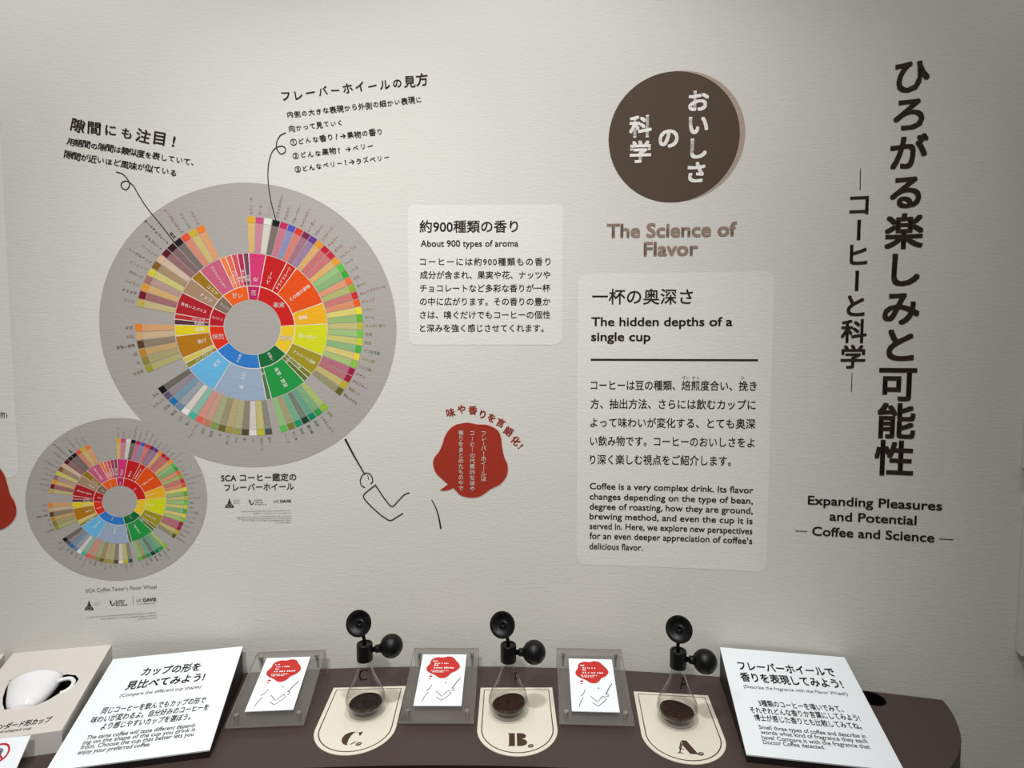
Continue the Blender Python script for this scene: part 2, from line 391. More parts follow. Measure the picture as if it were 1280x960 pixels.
p3 = panel('info_panel', s1 - 0.45, s1, WALL.px((20, 120))[1], WALL.px((20, 597))[1], 'pale panel cut by the left edge, above the cropped red blob', 0.02)
mb = MB(); line(mb, WALL, '(飲み物)', (-24, 523.4), (9.6, 521.2), 8.6, M_INK); mb.build('body_text', p3)

# -- large titles
mb = MB()
for ch, c in zip('ひろがる楽しみと可能性', ((1138.8, 95.5), (1136.9, 143), (1135, 191.5), (1132.6, 240.5), (1129.8, 290), (1128.6, 337.5), (1125.6, 385.5), (1124.2, 432), (1121.6, 480), (1119.6, 527), (1117.6, 573.5))):
    char(mb, WALL, ch, c, 46.5, M_INK, 0.024, sx=0.97)
tag(mb.build('title_lettering'), 'large black vertical title lettering at the right of the wall', 'lettering')
mb = MB()
for ch, c in zip('コーヒーと科学', ((1073.6, 256), (1072.6, 287.5), (1071.6, 319), (1070.2, 351), (1068.8, 382.5), (1067.2, 414.5), (1066, 446.5))):
    char(mb, WALL, ch, c, 31, M_INK, 0.02, rot=90 if ch == 'ー' else 0, sx=0.98)
stroke(mb, WALL, [(1075.6, 210.5), (1074.9, 237.5)], 0.0015, M_INK); stroke(mb, WALL, [(1064.9, 466), (1064, 490)], 0.0015, M_INK)
tag(mb.build('subtitle_lettering'), 'smaller vertical black lettering between thin dashes, left of the large title', 'lettering')
mb = MB()
line(mb, WALL, 'Expanding Pleasures', (1009.6, 630.2), (1177.4, 638), 16, M_INK, 0.018); line(mb, WALL, 'and Potential', (1036.7, 650.2), (1145.4, 656), 16, M_INK, 0.018)
line(mb, WALL, 'Coffee and Science', (1014.9, 668.9), (1167.6, 677.6), 16, M_INK, 0.018)
stroke(mb, WALL, [(994.2, 663.4), (1009, 664.1)], 0.0016, M_INK); stroke(mb, WALL, [(1174, 673.4), (1191.5, 674.4)], 0.0016, M_INK)
tag(mb.build('english_title_lettering'), 'three lines of bold English lettering below the large vertical title', 'lettering')
mb = MB(); line(mb, WALL, 'The Science of', (758.3, 296.8), (920.6, 294.6), 24.5, M_TAUPE, 0.026); line(mb, WALL, 'Flavor', (804.4, 319.6), (872.4, 318.8), 24.5, M_TAUPE, 0.026)
tag(mb.build('section_lettering'), 'taupe English lettering between the brown disc and the tall panel', 'lettering')

# -- brown disc
bc = WALL.px((841.5, 171.7)); br = 0.5 * (WALL.px((923.4, 171.7))[0] - WALL.px((759.7, 171.7))[0])
b = empty('section_badge', WALL.pt(bc[0], bc[1], 0.001), 'round dark brown disc with white vertical characters', 'wall badge')
mb = MB(); disc(mb, WALL, (bc[0] + 0.0115, bc[1] + 0.001), br, ink((172, 154, 142)), 0.0004); mb.build('offset_disc', b)['label'] = 'pale brown disc showing at the right rim'
mb = MB(); disc(mb, WALL, bc, br, M_BROWN, 0.0008); mb.build('brown_disc', b)
mb = MB()
for ch, c in zip('おいしさの科学', ((872.4, 127), (872.2, 156.5), (871.2, 186), (870, 216), (835.6, 173), (800.6, 158.8), (800.4, 190.6))):
    char(mb, WALL, ch, c, 28.5, M_WHITEINK, 0.03, h=0.0014)
mb.build('lettering', b)

# -- flavour wheels
def mix(c, d, t): return tuple(int(round(c[i] + (d[i] - c[i]) * t)) for i in range(3))
# (start angle, inner colour, name, [(middle colour, name, [(tip colour, leaf name) ...])])
CATS = [
 (354.4, (184, 34, 92), ('花', 'Floral'), [((110, 70, 90), ('紅茶', 'Black Tea'), []), ((204, 56, 112), ('花', 'Floral'), [((222, 164, 40), 'カモミール'), ((196, 70, 120), 'ローズ'), ((212, 218, 206), 'ジャスミン')])],),
 (11.6, (196, 30, 28), ('果実', 'Fruity'), [((190, 28, 30), ('ベリー', 'Berry'), [((28, 26, 28), 'ブラックベリー'), ((190, 36, 84), 'ラズベリー'), ((72, 82, 176), 'ブルーベリー'), ((216, 50, 40), 'ストロベリー')]),
   ((196, 40, 24), ('ドライフルーツ', 'Dried Fruit'), [((120, 30, 76), 'レーズン'), ((96, 52, 136), 'プルーン')]),
   ((222, 78, 20), ('その他の果物', 'Other Fruit'), [((224, 140, 34), 'ココナッツ'), ((190, 22, 44), 'チェリー'), ((198, 34, 52), 'ザクロ'), ((226, 150, 30), 'パイナップル'), ((90, 184, 66), 'ブドウ'), ((64, 160, 52), 'リンゴ'), ((230, 104, 50), 'モモ'), ((142, 164, 40), '洋ナシ')]),
   ((230, 170, 34), ('柑橘', 'Citrus'), [((196, 44, 50), 'グレープフルーツ'), ((230, 88, 28), 'オレンジ'), ((228, 214, 40), 'レモン'), ((96, 172, 50), 'ライム')])]),
 (87.0, (230, 192, 40), ('酸味', 'Sour'), [((206, 208, 32), ('酸っぱい', 'Sour'), [((182, 178, 62), 'すっぱい香り'), ((110, 190, 70), '酢酸'), ((196, 200, 50), '酪酸'), ((68, 170, 66), 'イソ吉草酸'), ((226, 204, 58), 'クエン酸'), ((136, 190, 60), 'リンゴ酸')]),
   ((156, 142, 34), ('アルコール発酵', 'Fermented'), [((156, 22, 66), 'ワイン'), ((160, 28, 56), 'ウイスキー'), ((188, 168, 40), '発酵した'), ((96, 96, 36), '熟れすぎた')])]),
 (129.6, (22, 104, 54), ('青臭い', 'Green'), [((116, 124, 40), ('オリーブ油', 'Olive Oil'), []), ((92, 112, 40), ('生', 'Raw'), []),
   ((34, 146, 66), ('青草・野菜', 'Vegetative'), [((140, 186, 48), '未熟'), ((46, 150, 66), 'さやえんどう'), ((0, 132, 92), '新鮮'), ((22, 62, 46), '濃い緑'), ((22, 150, 100), '野菜'), ((122, 124, 50), '干し草'), ((92, 184, 72), 'ハーブ')]), ((76, 116, 76), ('豆', 'Beany'), [])]),
 (171, (48, 120, 196), ('その他', 'Other'), [((152, 168, 190), ('紙・カビ', 'Papery'), [((72, 82, 70), '古い'), ((190, 184, 44), '段ボール'), ((222, 218, 212), '紙'), ((82, 72, 50), '木'), ((152, 152, 80), 'カビ'), ((160, 146, 66), 'ほこり'), ((108, 100, 44), '土'), ((130, 152, 76), '動物'), ((196, 120, 90), '肉汁'), ((226, 96, 84), 'フェノール')]),
   ((104, 178, 220), ('化学', 'Chemical'), [((70, 182, 160), '苦い'), ((226, 226, 224), '塩味'), ((104, 134, 160), '薬品'), ((30, 112, 168), '石油'), ((96, 84, 116), 'スカンク'), ((16, 16, 18), 'ゴム')])]),
 (236.6, (218, 48, 26), ('焙煎', 'Roasted'), [((140, 132, 50), ('パイプタバコ', 'Pipe Tobacco'), []), ((208, 190, 84), ('タバコ', 'Tobacco'), []),
   ((176, 116, 22), ('焦げ', 'Burnt'), [((150, 150, 50), '刺激臭'), ((140, 130, 50), '灰'), ((190, 132, 40), '煙'), ((88, 64, 40), '茶色い焙煎')]), ((222, 200, 34), ('穀物', 'Cereal'), [((206, 168, 112), '穀物'), ((228, 130, 46), '麦芽')])]),
 (271.8, (178, 26, 38), ('スパイス', 'Spices'), [((92, 50, 62), ('刺激的', 'Pungent'), []), ((186, 44, 50), ('コショウ', 'Pepper'), []),
   ((172, 30, 40), ('茶色いスパイス', 'Brown Spice'), [((190, 170, 80), 'アニス'), ((122, 20, 40), 'ナツメグ'), ((222, 152, 46), 'シナモン'), ((164, 112, 104), 'クローブ')])]),
 (297.6, (128, 108, 92), ('ナッツ', 'Nutty'), [((164, 134, 108), ('ナッツ', 'Nutty'), [((210, 200, 62), 'ピーナッツ'), ((132, 90, 38), 'ヘーゼルナッツ'), ((216, 178, 146), 'アーモンド')]), ((154, 114, 24), ('ココア', 'Cocoa'), [((92, 20, 36), 'チョコレート'), ((50, 16, 28), 'ダークチョコレート')])]),
 (318.8, (230, 94, 26), ('甘い', 'Sweet'), [((196, 92, 122), ('ブラウンシュガー', 'Brown Sugar'), [((36, 22, 28), '糖蜜'), ((228, 80, 48), 'メープルシロップ'), ((206, 174, 52), 'キャラメル'), ((238, 122, 38), 'ハチミツ')]),
   ((232, 122, 64), ('バニラ', 'Vanilla'), []), ((218, 104, 84), ('バニリン', 'Vanillin'), []), ((204, 74, 92), ('甘さ', 'Sweetness'), []), ((176, 40, 84), ('甘い香り', 'Aromatics'), [])]),
]
def wheel(c, R, label, lang, cd, dh=0.0):
    root = empty('flavor_wheel', WALL.pt(c[0], c[1], 0.001), label, 'wheel chart', 'colour wheels on the wall')
    k = R / 178.0
    r_in, r1, r2, r3a, r3 = 34.5 * k, 51.5 * k, 92 * k, 129.5 * k, 137 * k
    mb = MB(); disc(mb, WALL, cd, R, M_DISC, 0.0005 + dh, da=2.0); mb.build('backing_disc', root)['label'] = 'grey round backing'
    pale = ink((226, 216, 206)); mi, mm, mo, mt = MB(), MB(), MB(), MB()
    disc(mi, WALL, c, r1 + 0.4 * k, pale, 0.0007 + dh, r0=r_in - 0.4 * k); disc(mm, WALL, c, r2 + 0.4 * k, pale, 0.0007 + dh, r0=r1 + 0.4 * k)
    def radial(txt, ang, ra, em, m, room=None):
        """a word set along the radius, read outwards on the right half and inwards on the left"""
        a = radians(ang); d = (sin(a), cos(a)); v, f = glyphs(txt); x0, x1 = gw(v); em = min(em, room / (x1 - x0)) if room else em; L = (x1 - x0) * em
        if ang < 180: p0 = (c[0] + d[0] * ra, c[1] + d[1] * ra); ux, uy = d
        else: p0 = (c[0] + d[0] * (ra + L), c[1] + d[1] * (ra + L)); ux, uy = -d[0], -d[1]
        mt.add([WALL.pt(p0[0] + ux * (x - x0) * em - uy * (y - 0.36) * em, p0[1] + uy * (x - x0) * em + ux * (y - 0.36) * em, 0.0012 + dh) for x, y in v], f, m)
    for ci, (a0, col, nm, mids) in enumerate(CATS):
        a1 = CATS[(ci + 1) % len(CATS)][0]
        if a1 < a0: a1 += 360
        units = sum(max(len(l), 1) for _, _, l in mids); st = (a1 - a0) / units; g = 0.35
        disc(mi, WALL, c, r1 - 0.3 * k, ink(col), 0.0009 + dh, r0=r_in, a0=a0 + 0.6, a1=a1 - 0.6)
        am = (a0 + a1) / 2; tx = nm[lang]; e = (7.0 if lang == 0 else 4.2) * k
        if lang == 0 and len(tx) <= 2: char(mt, WALL, tx, (c[0] + sin(radians(am)) * 43 * k, c[1] + cos(radians(am)) * 43 * k), e, M_WHITEINK, 0.01, 0.0012 + dh, local=True)
        else: radial(tx, am % 360, r_in + 2 * k, 4.0 * k if lang == 0 else 3.4 * k, M_WHITEINK, 13 * k)
        a = a0
        for mcol, mname, leaves in mids:
            n = max(len(leaves), 1); b = a + st * n
            disc(mm, WALL, c, r2, ink(mcol), 0.0009 + dh, r0=r1 + 0.8 * k, a0=a + g, a1=b - g)
            radial(mname[lang], ((a + b) / 2) % 360, r1 + 6 * k, (5.6 if n > 1 else 4.0) * k, M_WHITEINK, 31 * k)
            for li, (lc, ln) in enumerate(leaves):
                la, lb = a + st * li + 0.22, a + st * (li + 1) - 0.22
                disc(mo, WALL, c, r3a - 0.3 * k, ink(mix(lc, (196, 184, 170), 0.52)), 0.0009 + dh, r0=r2 + 1.2 * k, a0=la, a1=lb)
                disc(mo, WALL, c, r3, ink(lc), 0.0009 + dh, r0=r3a, a0=la, a1=lb)
                bright = 0.3 * lc[0] + 0.59 * lc[1] + 0.11 * lc[2]
                radial(ln, ((la + lb) / 2) % 360, r3 + 3 * k, 4.3 * k, ink(mix(lc, (120, 110, 108), 0.55 if bright > 70 else 0.1)))
            a = b
    mi.build('inner_ring', root); mm.build('middle_ring', root); mo.build('outer_ring', root); mt.build('wheel_lettering', root)
    return root
def wheel_at(c_disc, R, c_ring, label, lang):
    return wheel(c_ring, R, label, lang, c_disc, 0.0004 * lang)
BIG = (-0.45088, 1.59299); BIGR = 0.32070
SML = (-0.74640, 1.20699); SMLR = 0.18406
wheel_at(BIG, BIGR, WALL.px((315.8, 409.2)), 'large multicoloured wheel chart on a grey disc, left half of the wall', 0)
wheel_at(SML, SMLR, WALL.px((150.2, 626.6)), 'small multicoloured wheel chart on a grey disc, at the lower left', 1)

def emblem_cup(mb, c, k, m):           # the stacked little figure of the first mark
    for pts in ([(-6, -6.5), (6, -6.5), (4.6, -3), (2, -1.2), (-2, -1.2), (-4.6, -3)], [(-2.6, -0.8), (2.8, -0.8), (1.6, 1.2), (-1.6, 1.4)], [(-1.5, 1.8), (1.6, 1.6), (0.4, 4.2), (0.2, 6.6), (-0.8, 4.0)]):
        poly(mb, WALL, [(c[0] + x * k, c[1] - y * k) for x, y in pts], m)
    stroke(mb, WALL, [(c[0] + (3.4 * cos(a)) * k, c[1] - (-4 + 1.5 * sin(a)) * k) for a in [i * pi / 8 for i in range(16)]], 0.001, M_DISC, 0.0014, closed=True)
def emblem_leaf(mb, c, k, m):          # the curled leaf of the second mark
    stroke(mb, WALL, smooth([(c[0] - 3 * k, c[1] - 3.6 * k), (c[0] - 2.2 * k, c[1] - 0.5 * k), (c[0] - 0.4 * k, c[1] + 2.6 * k), (c[0] + 1.8 * k, c[1] + 2.4 * k), (c[0] + 2.8 * k, c[1] - 0.4 * k)]), 0.0028 * k, m, taper=(0.5, 0.8))
    poly(mb, WALL, smooth_closed([(c[0] - 3.2 * k, c[1] - 3.4 * k), (c[0] - 1.4 * k, c[1] - 2.4 * k), (c[0] - 0.6 * k, c[1] - 0.2 * k), (c[0] - 0.9 * k, c[1] + 1.6 * k), (c[0] - 2.8 * k, c[1] - 0.8 * k)]), m)
# captions
cp = empty('wheel_caption', WALL.pt(*WALL.px((322, 620)), 0.001), 'caption with three small emblems below the large wheel chart', 'caption')
mb = MB(); line(mb, WALL, 'SCA コーヒー鑑定の', (276.4, 601.2), (370.5, 599.8), 10.2, M_INK, 0.012); line(mb, WALL, 'フレーバーホイール', (280.8, 613.3), (367.4, 611.6), 10.2, M_INK, 0.012); mb.build('heading', cp)
mb = MB(); emblem_cup(mb, (287, 628.2), 0.95, M_INK); mb.build('emblem', cp)
mb = MB(); emblem_leaf(mb, (314.2, 627.6), 0.95, M_INK); mb.build('emblem', cp)
mb = MB(); line(mb, WALL, 'UC', (341.8, 628), (349.4, 627.9), 4.4, M_INK); line(mb, WALL, 'DAVIS', (350.4, 627.9), (363.8, 627.7), 4.6, M_INK, 0.03); mb.build('emblem', cp)
mb = MB()
for y in (625.4, 627.4, 629.4): bars(mb, WALL, (292, y), (300.5, y), 0.0014, M_GREYINK)
for y in (625.6, 628.2, 630.8): bars(mb, WALL, (318.6, y), (330 + (4 if y > 630 else 0), y), 0.003, M_GREYINK)
for x0, y0, y1 in ((301.6, 639.6, 638.2), (315.8, 642.2, 641.2), (295, 646.8, 645), (297, 649.2, 648), (303, 651.2, 650.4), (345, 653.6, 653.2)): bars(mb, WALL, (x0, y0), (365, y1), 0.0017, M_GREYINK)
mb.build('fine_print', cp)
cp = empty('wheel_caption', WALL.pt(*WALL.px((152, 755)), 0.001), 'caption with three small emblems below the small wheel chart', 'caption')
mb = MB(); line(mb, WALL, 'SCA Coffee Taster’s Flavor Wheel', (107.5, 740.6), (195.8, 735.4), 6.8, M_GREYINK); mb.build('heading', cp)
mb = MB(); emblem_cup(mb, (111.6, 756), 0.95, M_INK); mb.build('emblem', cp)
mb = MB(); emblem_leaf(mb, (140.4, 753.6), 0.95, M_INK); mb.build('emblem', cp)
mb = MB(); line(mb, WALL, 'UC', (171, 752.4), (178, 752), 5.2, M_INK); line(mb, WALL, 'DAVIS', (179.4, 751.9), (195.4, 750.8), 5.6, M_INK, 0.03); mb.build('emblem', cp)
mb = MB()
for y in (754, 756.2): bars(mb, WALL, (117, y), (126, y - 0.5), 0.0016, M_GREYINK)
for y in (751.8, 754.4, 757): bars(mb, WALL, (145, y), (157 + (5 if y > 756 else 0), y - 0.6), 0.0032, M_INK)
bars(mb, WALL, (171.5, 755.6), (195.4, 754), 0.0022, M_GREYINK); stroke(mb, WALL, [(166.6, 744.6), (166.9, 756.6)], 0.0006, M_GREYINK)
for a, b in (((109.7, 772), (196.5, 766)), ((126.5, 774), (196.6, 769.4)), ((172.4, 774.2), (196.6, 772.4))): bars(mb, WALL, a, b, 0.0019, M_GREYINK)
mb.build('fine_print', cp)

# hand-written notes
def note(c, label): return empty('handwritten_note', WALL.pt(*WALL.px(c), 0.001), label, 'note', 'hand-written notes above the large wheel')
nt = note((160, 185), 'hand-lettered note slanting down, upper left of the large wheel')
mb = MB(); hand(mb, WALL, '隙間にも注目!', (86.2, 161.6), (224, 184.6), 18.0, M_INK, 0.018); mb.build('heading', nt)
mb = MB(); hand(mb, WALL, '用語間の隙間は類似度を表していて、', (83.6, 180.4), (247.8, 207.8), 10.8, M_INK, 0.012); hand(mb, WALL, '隙間が近いほど風味が似ている', (80, 196.6), (221.2, 220.4), 10.8, M_INK, 0.012); mb.build('body_text', nt)
mb = MB(); stroke(mb, WALL, smooth([(145.3, 215), (153.8, 217.8), (160.6, 225.6), (162, 232), (158.4, 237), (153, 235.2), (151.6, 231), (153.6, 227.4), (159.4, 226.6), (166.9, 232.4), (172.5, 242), (183.8, 259.6), (200, 279.6), (219.8, 305.2)]), 0.0021, M_INK); mb.build('pointer_line', nt)
nt = note((440, 150), 'hand-lettered note slanting up with three numbered lines, above the large wheel')
mb = MB(); hand(mb, WALL, 'フレーバーホイールの見方', (350, 127.2), (536, 105), 17.5, M_INK, 0.016); mb.build('heading', nt)
mb = MB()
for t, a, b in (('内側の大きな表現から外側の細かい表現に', (358.6, 147.6), (528.2, 127.4)), ('向かって見ていく', (361, 164.4), (429.8, 156)), ('①どんな香り?→果物の香り', (362.8, 181.6), (479.6, 167.4)), ('②どんな果物? →ベリー', (365.6, 199.2), (468, 185.2)), ('③どんなベリー?→ラズベリー', (368.4, 215.2), (488, 199.6))):
    hand(mb, WALL, t, a, b, 10.6, M_INK, 0.012)
mb.build('body_text', nt)
mb = MB(); stroke(mb, WALL, smooth([(357.5, 165.9), (350, 170), (345.7, 179.4), (347, 188), (351.5, 192.4), (356, 190.4), (357, 186), (353, 182.8), (346, 184.4), (339.6, 191.4), (335.4, 208), (335.6, 230), (339.2, 253), (345.4, 277)]), 0.0021, M_INK); mb.build('pointer_line', nt)

# red speech bubble, arched lettering, pointing arm
def q7(pts): return [(420 + x / 4.8, 490 + y / 4.8) for x, y in pts]
BUB = [(780, 183), (850, 194), (910, 198), (965, 225), (990, 270), (997, 330), (1010, 390), (1030, 440), (1025, 500), (985, 552), (930, 580), (895, 606), (855, 628), (800, 632), (750, 620), (720, 592)]
BUB2 = [(668, 548), (640, 525), (600, 485), (583, 435), (590, 395), (620, 355), (640, 310), (652, 270), (680, 225), (725, 194)]
def bubble_outline():
    up = smooth([BUB2[-1]] + BUB + [(704, 575)], 4)[4:]
    lo = smooth([(672, 552)] + BUB2[1:] + [BUB[0]], 4)[:-4]
    return q7(up + [(680, 586), (650, 592), (624, 588), (650, 570)] + lo)
bo = bubble_outline()
def grid_poly(mb, surf, pts_px, m, h):
    """filled outline, cut into thin columns so that it follows the wall"""
    q = [surf.px(p) for p in pts_px]; bm = bmesh.new(); vv = [bm.verts.new((x, y, 0)) for x, y in q]
    for t in tessellate_polygon([[Vector((x, y, 0)) for x, y in q]]):
        try: bm.faces.new([vv[i] for i in t])
        except ValueError: pass
    x = min(p[0] for p in q); x1 = max(p[0] for p in q)
    while x < x1:
        bmesh.ops.bisect_plane(bm, geom=bm.verts[:] + bm.edges[:] + bm.faces[:], plane_co=(x, 0, 0), plane_no=(1, 0, 0)); x += 0.012
    bm.verts.index_update(); mb.add([surf.pt(v.co.x, v.co.y, h) for v in bm.verts], [[v.index for v in f.verts] for f in bm.faces], m); bm.free()
bb = empty('speech_bubble', WALL.pt(*WALL.px((590, 575)), 0.001), 'red wavy speech bubble with white vertical writing, below the small panel', 'speech bubble')
mb = MB(); stroke(mb, WALL, bo + [bo[0]], 0.0034, ink((222, 196, 186)), 0.0007); grid_poly(mb, WALL, bo, M_RED, 0.0012); mb.build('red_shape', bb)
mb = MB()
vertical(mb, WALL, 'フレーバーホイールは', *q7([(886, 248), (886, 520)]), 7.0, M_WHITEINK, 0.012, 0.002)
vertical(mb, WALL, 'コーヒーの代表的な味や', *q7([(818, 246), (818, 580)]), 6.9, M_WHITEINK, 0.012, 0.002)
vertical(mb, WALL, '香りをまとめたものやで', *q7([(750, 246), (750, 578)]), 6.9, M_WHITEINK, 0.012, 0.002); mb.build('lettering', bb)
mb = MB()
for ch, c, r in zip('味や香りを言語化!', ((687, 124), (754, 104), (821, 110), (880, 134), (934, 156), (988, 184), (1035, 236), (1078, 292), (1108, 326)), (-14, -6, 4, 14, 22, 26, 36, 46, 50)):
    char(mb, WALL, ch, q7([c])[0], 11.5, M_RED, 0.022, rot=r)
tag(mb.build('arched_lettering'), 'red lettering arched over the red speech bubble', 'lettering')
mb = MB()
L0 = 0.0030
stroke(mb, WALL, q7([(55, 281), (110, 385), (171, 490)]), 0.0038, M_INK, taper=(1.3, 0.75))
stroke(mb, WALL, q7(smooth([(162, 492), (148, 520), (147, 545), (157, 563), (176, 572)])), 0.0024, M_INK)
stroke(mb, WALL, q7(smooth([(165, 496), (180, 486), (202, 490), (216, 510), (220, 534), (208, 552)])), 0.0024, M_INK)
stroke(mb, WALL, q7([(190, 500), (197, 524)]), 0.0018, M_INK)
stroke(mb, WALL, q7(smooth([(240, 556), (200, 586), (166, 620), (182, 655), (240, 712), (282, 746), (325, 770), (365, 750), (402, 727)])), 0.0027, M_INK)
stroke(mb, WALL, q7(smooth([(236, 556), (262, 596), (296, 645), (336, 686), (378, 648), (410, 616), (442, 604)])), 0.0027, M_INK)
stroke(mb, WALL, q7(smooth([(574, 645), (600, 696), (618, 756), (629, 820)])), 0.0034, M_INK, taper=(0.6, 1.2))
tag(mb.build('arm_drawing'), 'line drawing of a bent arm holding a pointer, below the large wheel', 'drawing')
# cropped bubble at the left edge
lb = [(-70, 592), (-40, 578), (-12, 579), (0, 585.5), (6, 594), (9.6, 605), (13, 617.5), (18.4, 627), (21, 637), (19, 647), (11.5, 656), (0, 662), (-30, 668), (-64, 656), (-84, 630)]
lb = smooth_closed(lb)
mb = MB(); stroke(mb, WALL, lb + [lb[0]], 0.0034, ink((222, 196, 186)), 0.0007); grid_poly(mb, WALL, lb, M_RED, 0.0014)
tag(mb.build('speech_bubble'), 'red blob cut off by the left edge of the photo', 'speech bubble')

# -- boards fixed to the wall at the right edge
def board(name, sl, z0, z1, label):
    o = empty(name, WALL.pt(sl + 0.15, z0, 0.0), label, 'wall board', 'boards at the right edge')
    m = mat('board_face', (204, 201, 194), 0.5, 0.3); T = 0.022; W = 0.30; mb = MB(); n = 12
    f0 = 0.006
    for i in range(n):
        a, b = sl + f0 + (W - 2 * f0) * i / n, sl + f0 + (W - 2 * f0) * (i + 1) / n
        hexa(mb, [WALL.pt(a, z0 + f0, 0.001), WALL.pt(b, z0 + f0, 0.001), WALL.pt(b, z1 - f0, 0.001), WALL.pt(a, z1 - f0, 0.001)], [WALL.pt(a, z0 + f0, T - 0.003), WALL.pt(b, z0 + f0, T - 0.003), WALL.pt(b, z1 - f0, T - 0.003), WALL.pt(a, z1 - f0, T - 0.003)], m)
    mb.build('face', o)
    mb = MB(); fm = mat('board_frame', (214, 212, 206), 0.4, 0.4)
    for a, b, c, d in ((sl, sl + f0, z0, z1), (sl + W - f0, sl + W, z0, z1)): hexa(mb, [WALL.pt(a, c, 0.0005), WALL.pt(b, c, 0.0005), WALL.pt(b, d, 0.0005), WALL.pt(a, d, 0.0005)], [WALL.pt(a, c, T), WALL.pt(b, c, T), WALL.pt(b, d, T), WALL.pt(a, d, T)], fm)
    for c, d in ((z0, z0 + f0), (z1 - f0, z1)):
        for i in range(n):
            a, b = sl + f0 + (W - 2 * f0) * i / n, sl + f0 + (W - 2 * f0) * (i + 1) / n
            hexa(mb, [WALL.pt(a, c, 0.0005), WALL.pt(b, c, 0.0005), WALL.pt(b, d, 0.0005), WALL.pt(a, d, 0.0005)], [WALL.pt(a, c, T), WALL.pt(b, c, T), WALL.pt(b, d, T), WALL.pt(a, d, T)], fm)
    mb.build('frame', o)
u = WALL.px((1274.5, 584)); v = WALL.px((1267.2, 813)); v2 = WALL.px((1275.6, 631))
board('display_board', u[0] + 0.004, u[1], u[1] + 0.42, 'upper of the two grey boards on the wall at the right edge')
board('display_board', v[0] + 0.003, v[1], v2[1], 'lower of the two grey boards on the wall at the right edge')

# ---------------------------------------------------------------- sloping signs on the counter
def slope(tl, tr, br, bl, zf, zr):
    """the sloping rectangle seen between four corners: front edge zf, rear edge zr above the counter"""
    TL, TR, BR, BL = on_z(tl, ZC + zr), on_z(tr, ZC + zr), on_z(br, ZC + zf), on_z(bl, ZC + zf)
    wd = ((TR - TL).length + (BR - BL).length) / 2; ex = ((TR - TL).normalized() + (BR - BL).normalized()); ex.z = 0; ex.normalize()
    mf, mr = (BL + BR) / 2, (TL + TR) / 2; ey = mr - mf; ey = ey - ex * ey.dot(ex); ln = ey.length
    return PlaneSurf(mf, ex, ey), wd, ln
def sign(label, cor, zf, zr, lines):
    P, wd, ln = slope(*cor, zf, zr)
    o = empty('sign_board', P.pt(0, 0, 0) * 1.0, label, 'sign', 'sloping white signs on the counter'); o.location.z = ZC
    hw = wd / 2; TH = 0.003
    mb = MB(); hexa(mb, [P.pt(-hw, 0, -TH), P.pt(hw, 0, -TH), P.pt(hw, ln, -TH), P.pt(-hw, ln, -TH)], [P.pt(-hw, 0), P.pt(hw, 0), P.pt(hw, ln), P.pt(-hw, ln)], M_WHITE); mb.build('face', o)['label'] = 'white printed face'
    i = 0.001; top = [P.pt(-hw + i, i, -TH), P.pt(hw - i, i, -TH), P.pt(hw - i, ln - i, -TH), P.pt(-hw + i, ln - i, -TH)]
    mb = MB(); hexa(mb, [Vector((p.x, p.y, ZC)) for p in top], top, M_DARK); mb.build('wedge_body', o)['label'] = 'dark wedge under the face'
    mb = MB()
    for t, a, b, em, bold in lines: line(mb, P, t, a, b, em, M_TEXT, bold, 0.0006)
    mb.build('lettering', o)
    return o, P
def c5(x, y): return (880 + x / 3.2, 740 + y / 3.2)
sign('white sloping sign standing right of the flask lettered A', [(898.1, 809.6), (1053.6, 820.6), (1131.3, 965.6), (933.2, 941.8)], 0.016, 0.074, [
    ('フレーバーホイールで', c5(140, 309), c5(528, 337), 11.4, 0.02), ('香りを表現してみよう!', c5(150, 354), c5(560, 384), 11.6, 0.02),
    ('(Describe the fragrance with the Flavor Wheel!)', c5(160, 384), c5(577, 415), 5.4, 0.0),
    ('3種類のコーヒーを嗅いでみて、', c5(221, 455), c5(560, 480), 8.2, 0.012), ('それぞれどんな香りか言葉にしてみよう!', c5(187, 482), c5(628, 516), 8.2, 0.012), ('博士が感じた香りとも比較してみてね。', c5(204, 512), c5(634, 549), 8.2, 0.012),
    ('Smell three types of coffee and describe in', c5(222, 548), c5(650, 586), 6.8, 0.006), ('words what kind of fragrance they each', c5(228, 568), c5(657, 606), 6.8, 0.006),
    ('have! Compare it with the fragrance that', c5(233, 589), c5(667, 628), 6.8, 0.006), ('Doctor Coffee detected.', c5(238, 608), c5(486, 630), 6.8, 0.006)])
def c1(x, y): return (x / 4, 740 + y / 4)
sign('white sloping sign standing between the cream cup box and an acrylic stand', [(139.5, 824), (302.6, 808), (261.5, 937.2), (57.3, 964.5)], 0.016, 0.074, [
    ('カップの形を', c1(703, 418), c1(996, 390), 10.2, 0.02), ('見比べてみよう!', c1(624, 487), c1(1018, 441), 10.6, 0.02), ('(Compare the different cup shapes)', c1(597, 527), c1(1004, 480), 5.4, 0.0),
    ('同じコーヒーを飲んでもカップの形で', c1(502, 609), c1(1024, 553), 8.0, 0.012), ('味わいが変わるよ。自分好みのコーヒーを', c1(449, 655), c1(1040, 588), 8.0, 0.012), ('より感じやすいカップを選ぼう。', c1(500, 688), c1(950, 636), 8.0, 0.012),
    ('The same coffee will taste different depend-', c1(428, 740), c1(978, 674), 6.6, 0.006), ('ing on the shape of the cup you drink it', c1(412, 764), c1(974, 697), 6.6, 0.006),
    ('from. Choose the cup that better lets you', c1(399, 789), c1(966, 720), 6.6, 0.006), ('enjoy your preferred coffee.', c1(386, 814), c1(750, 771), 6.6, 0.006)])

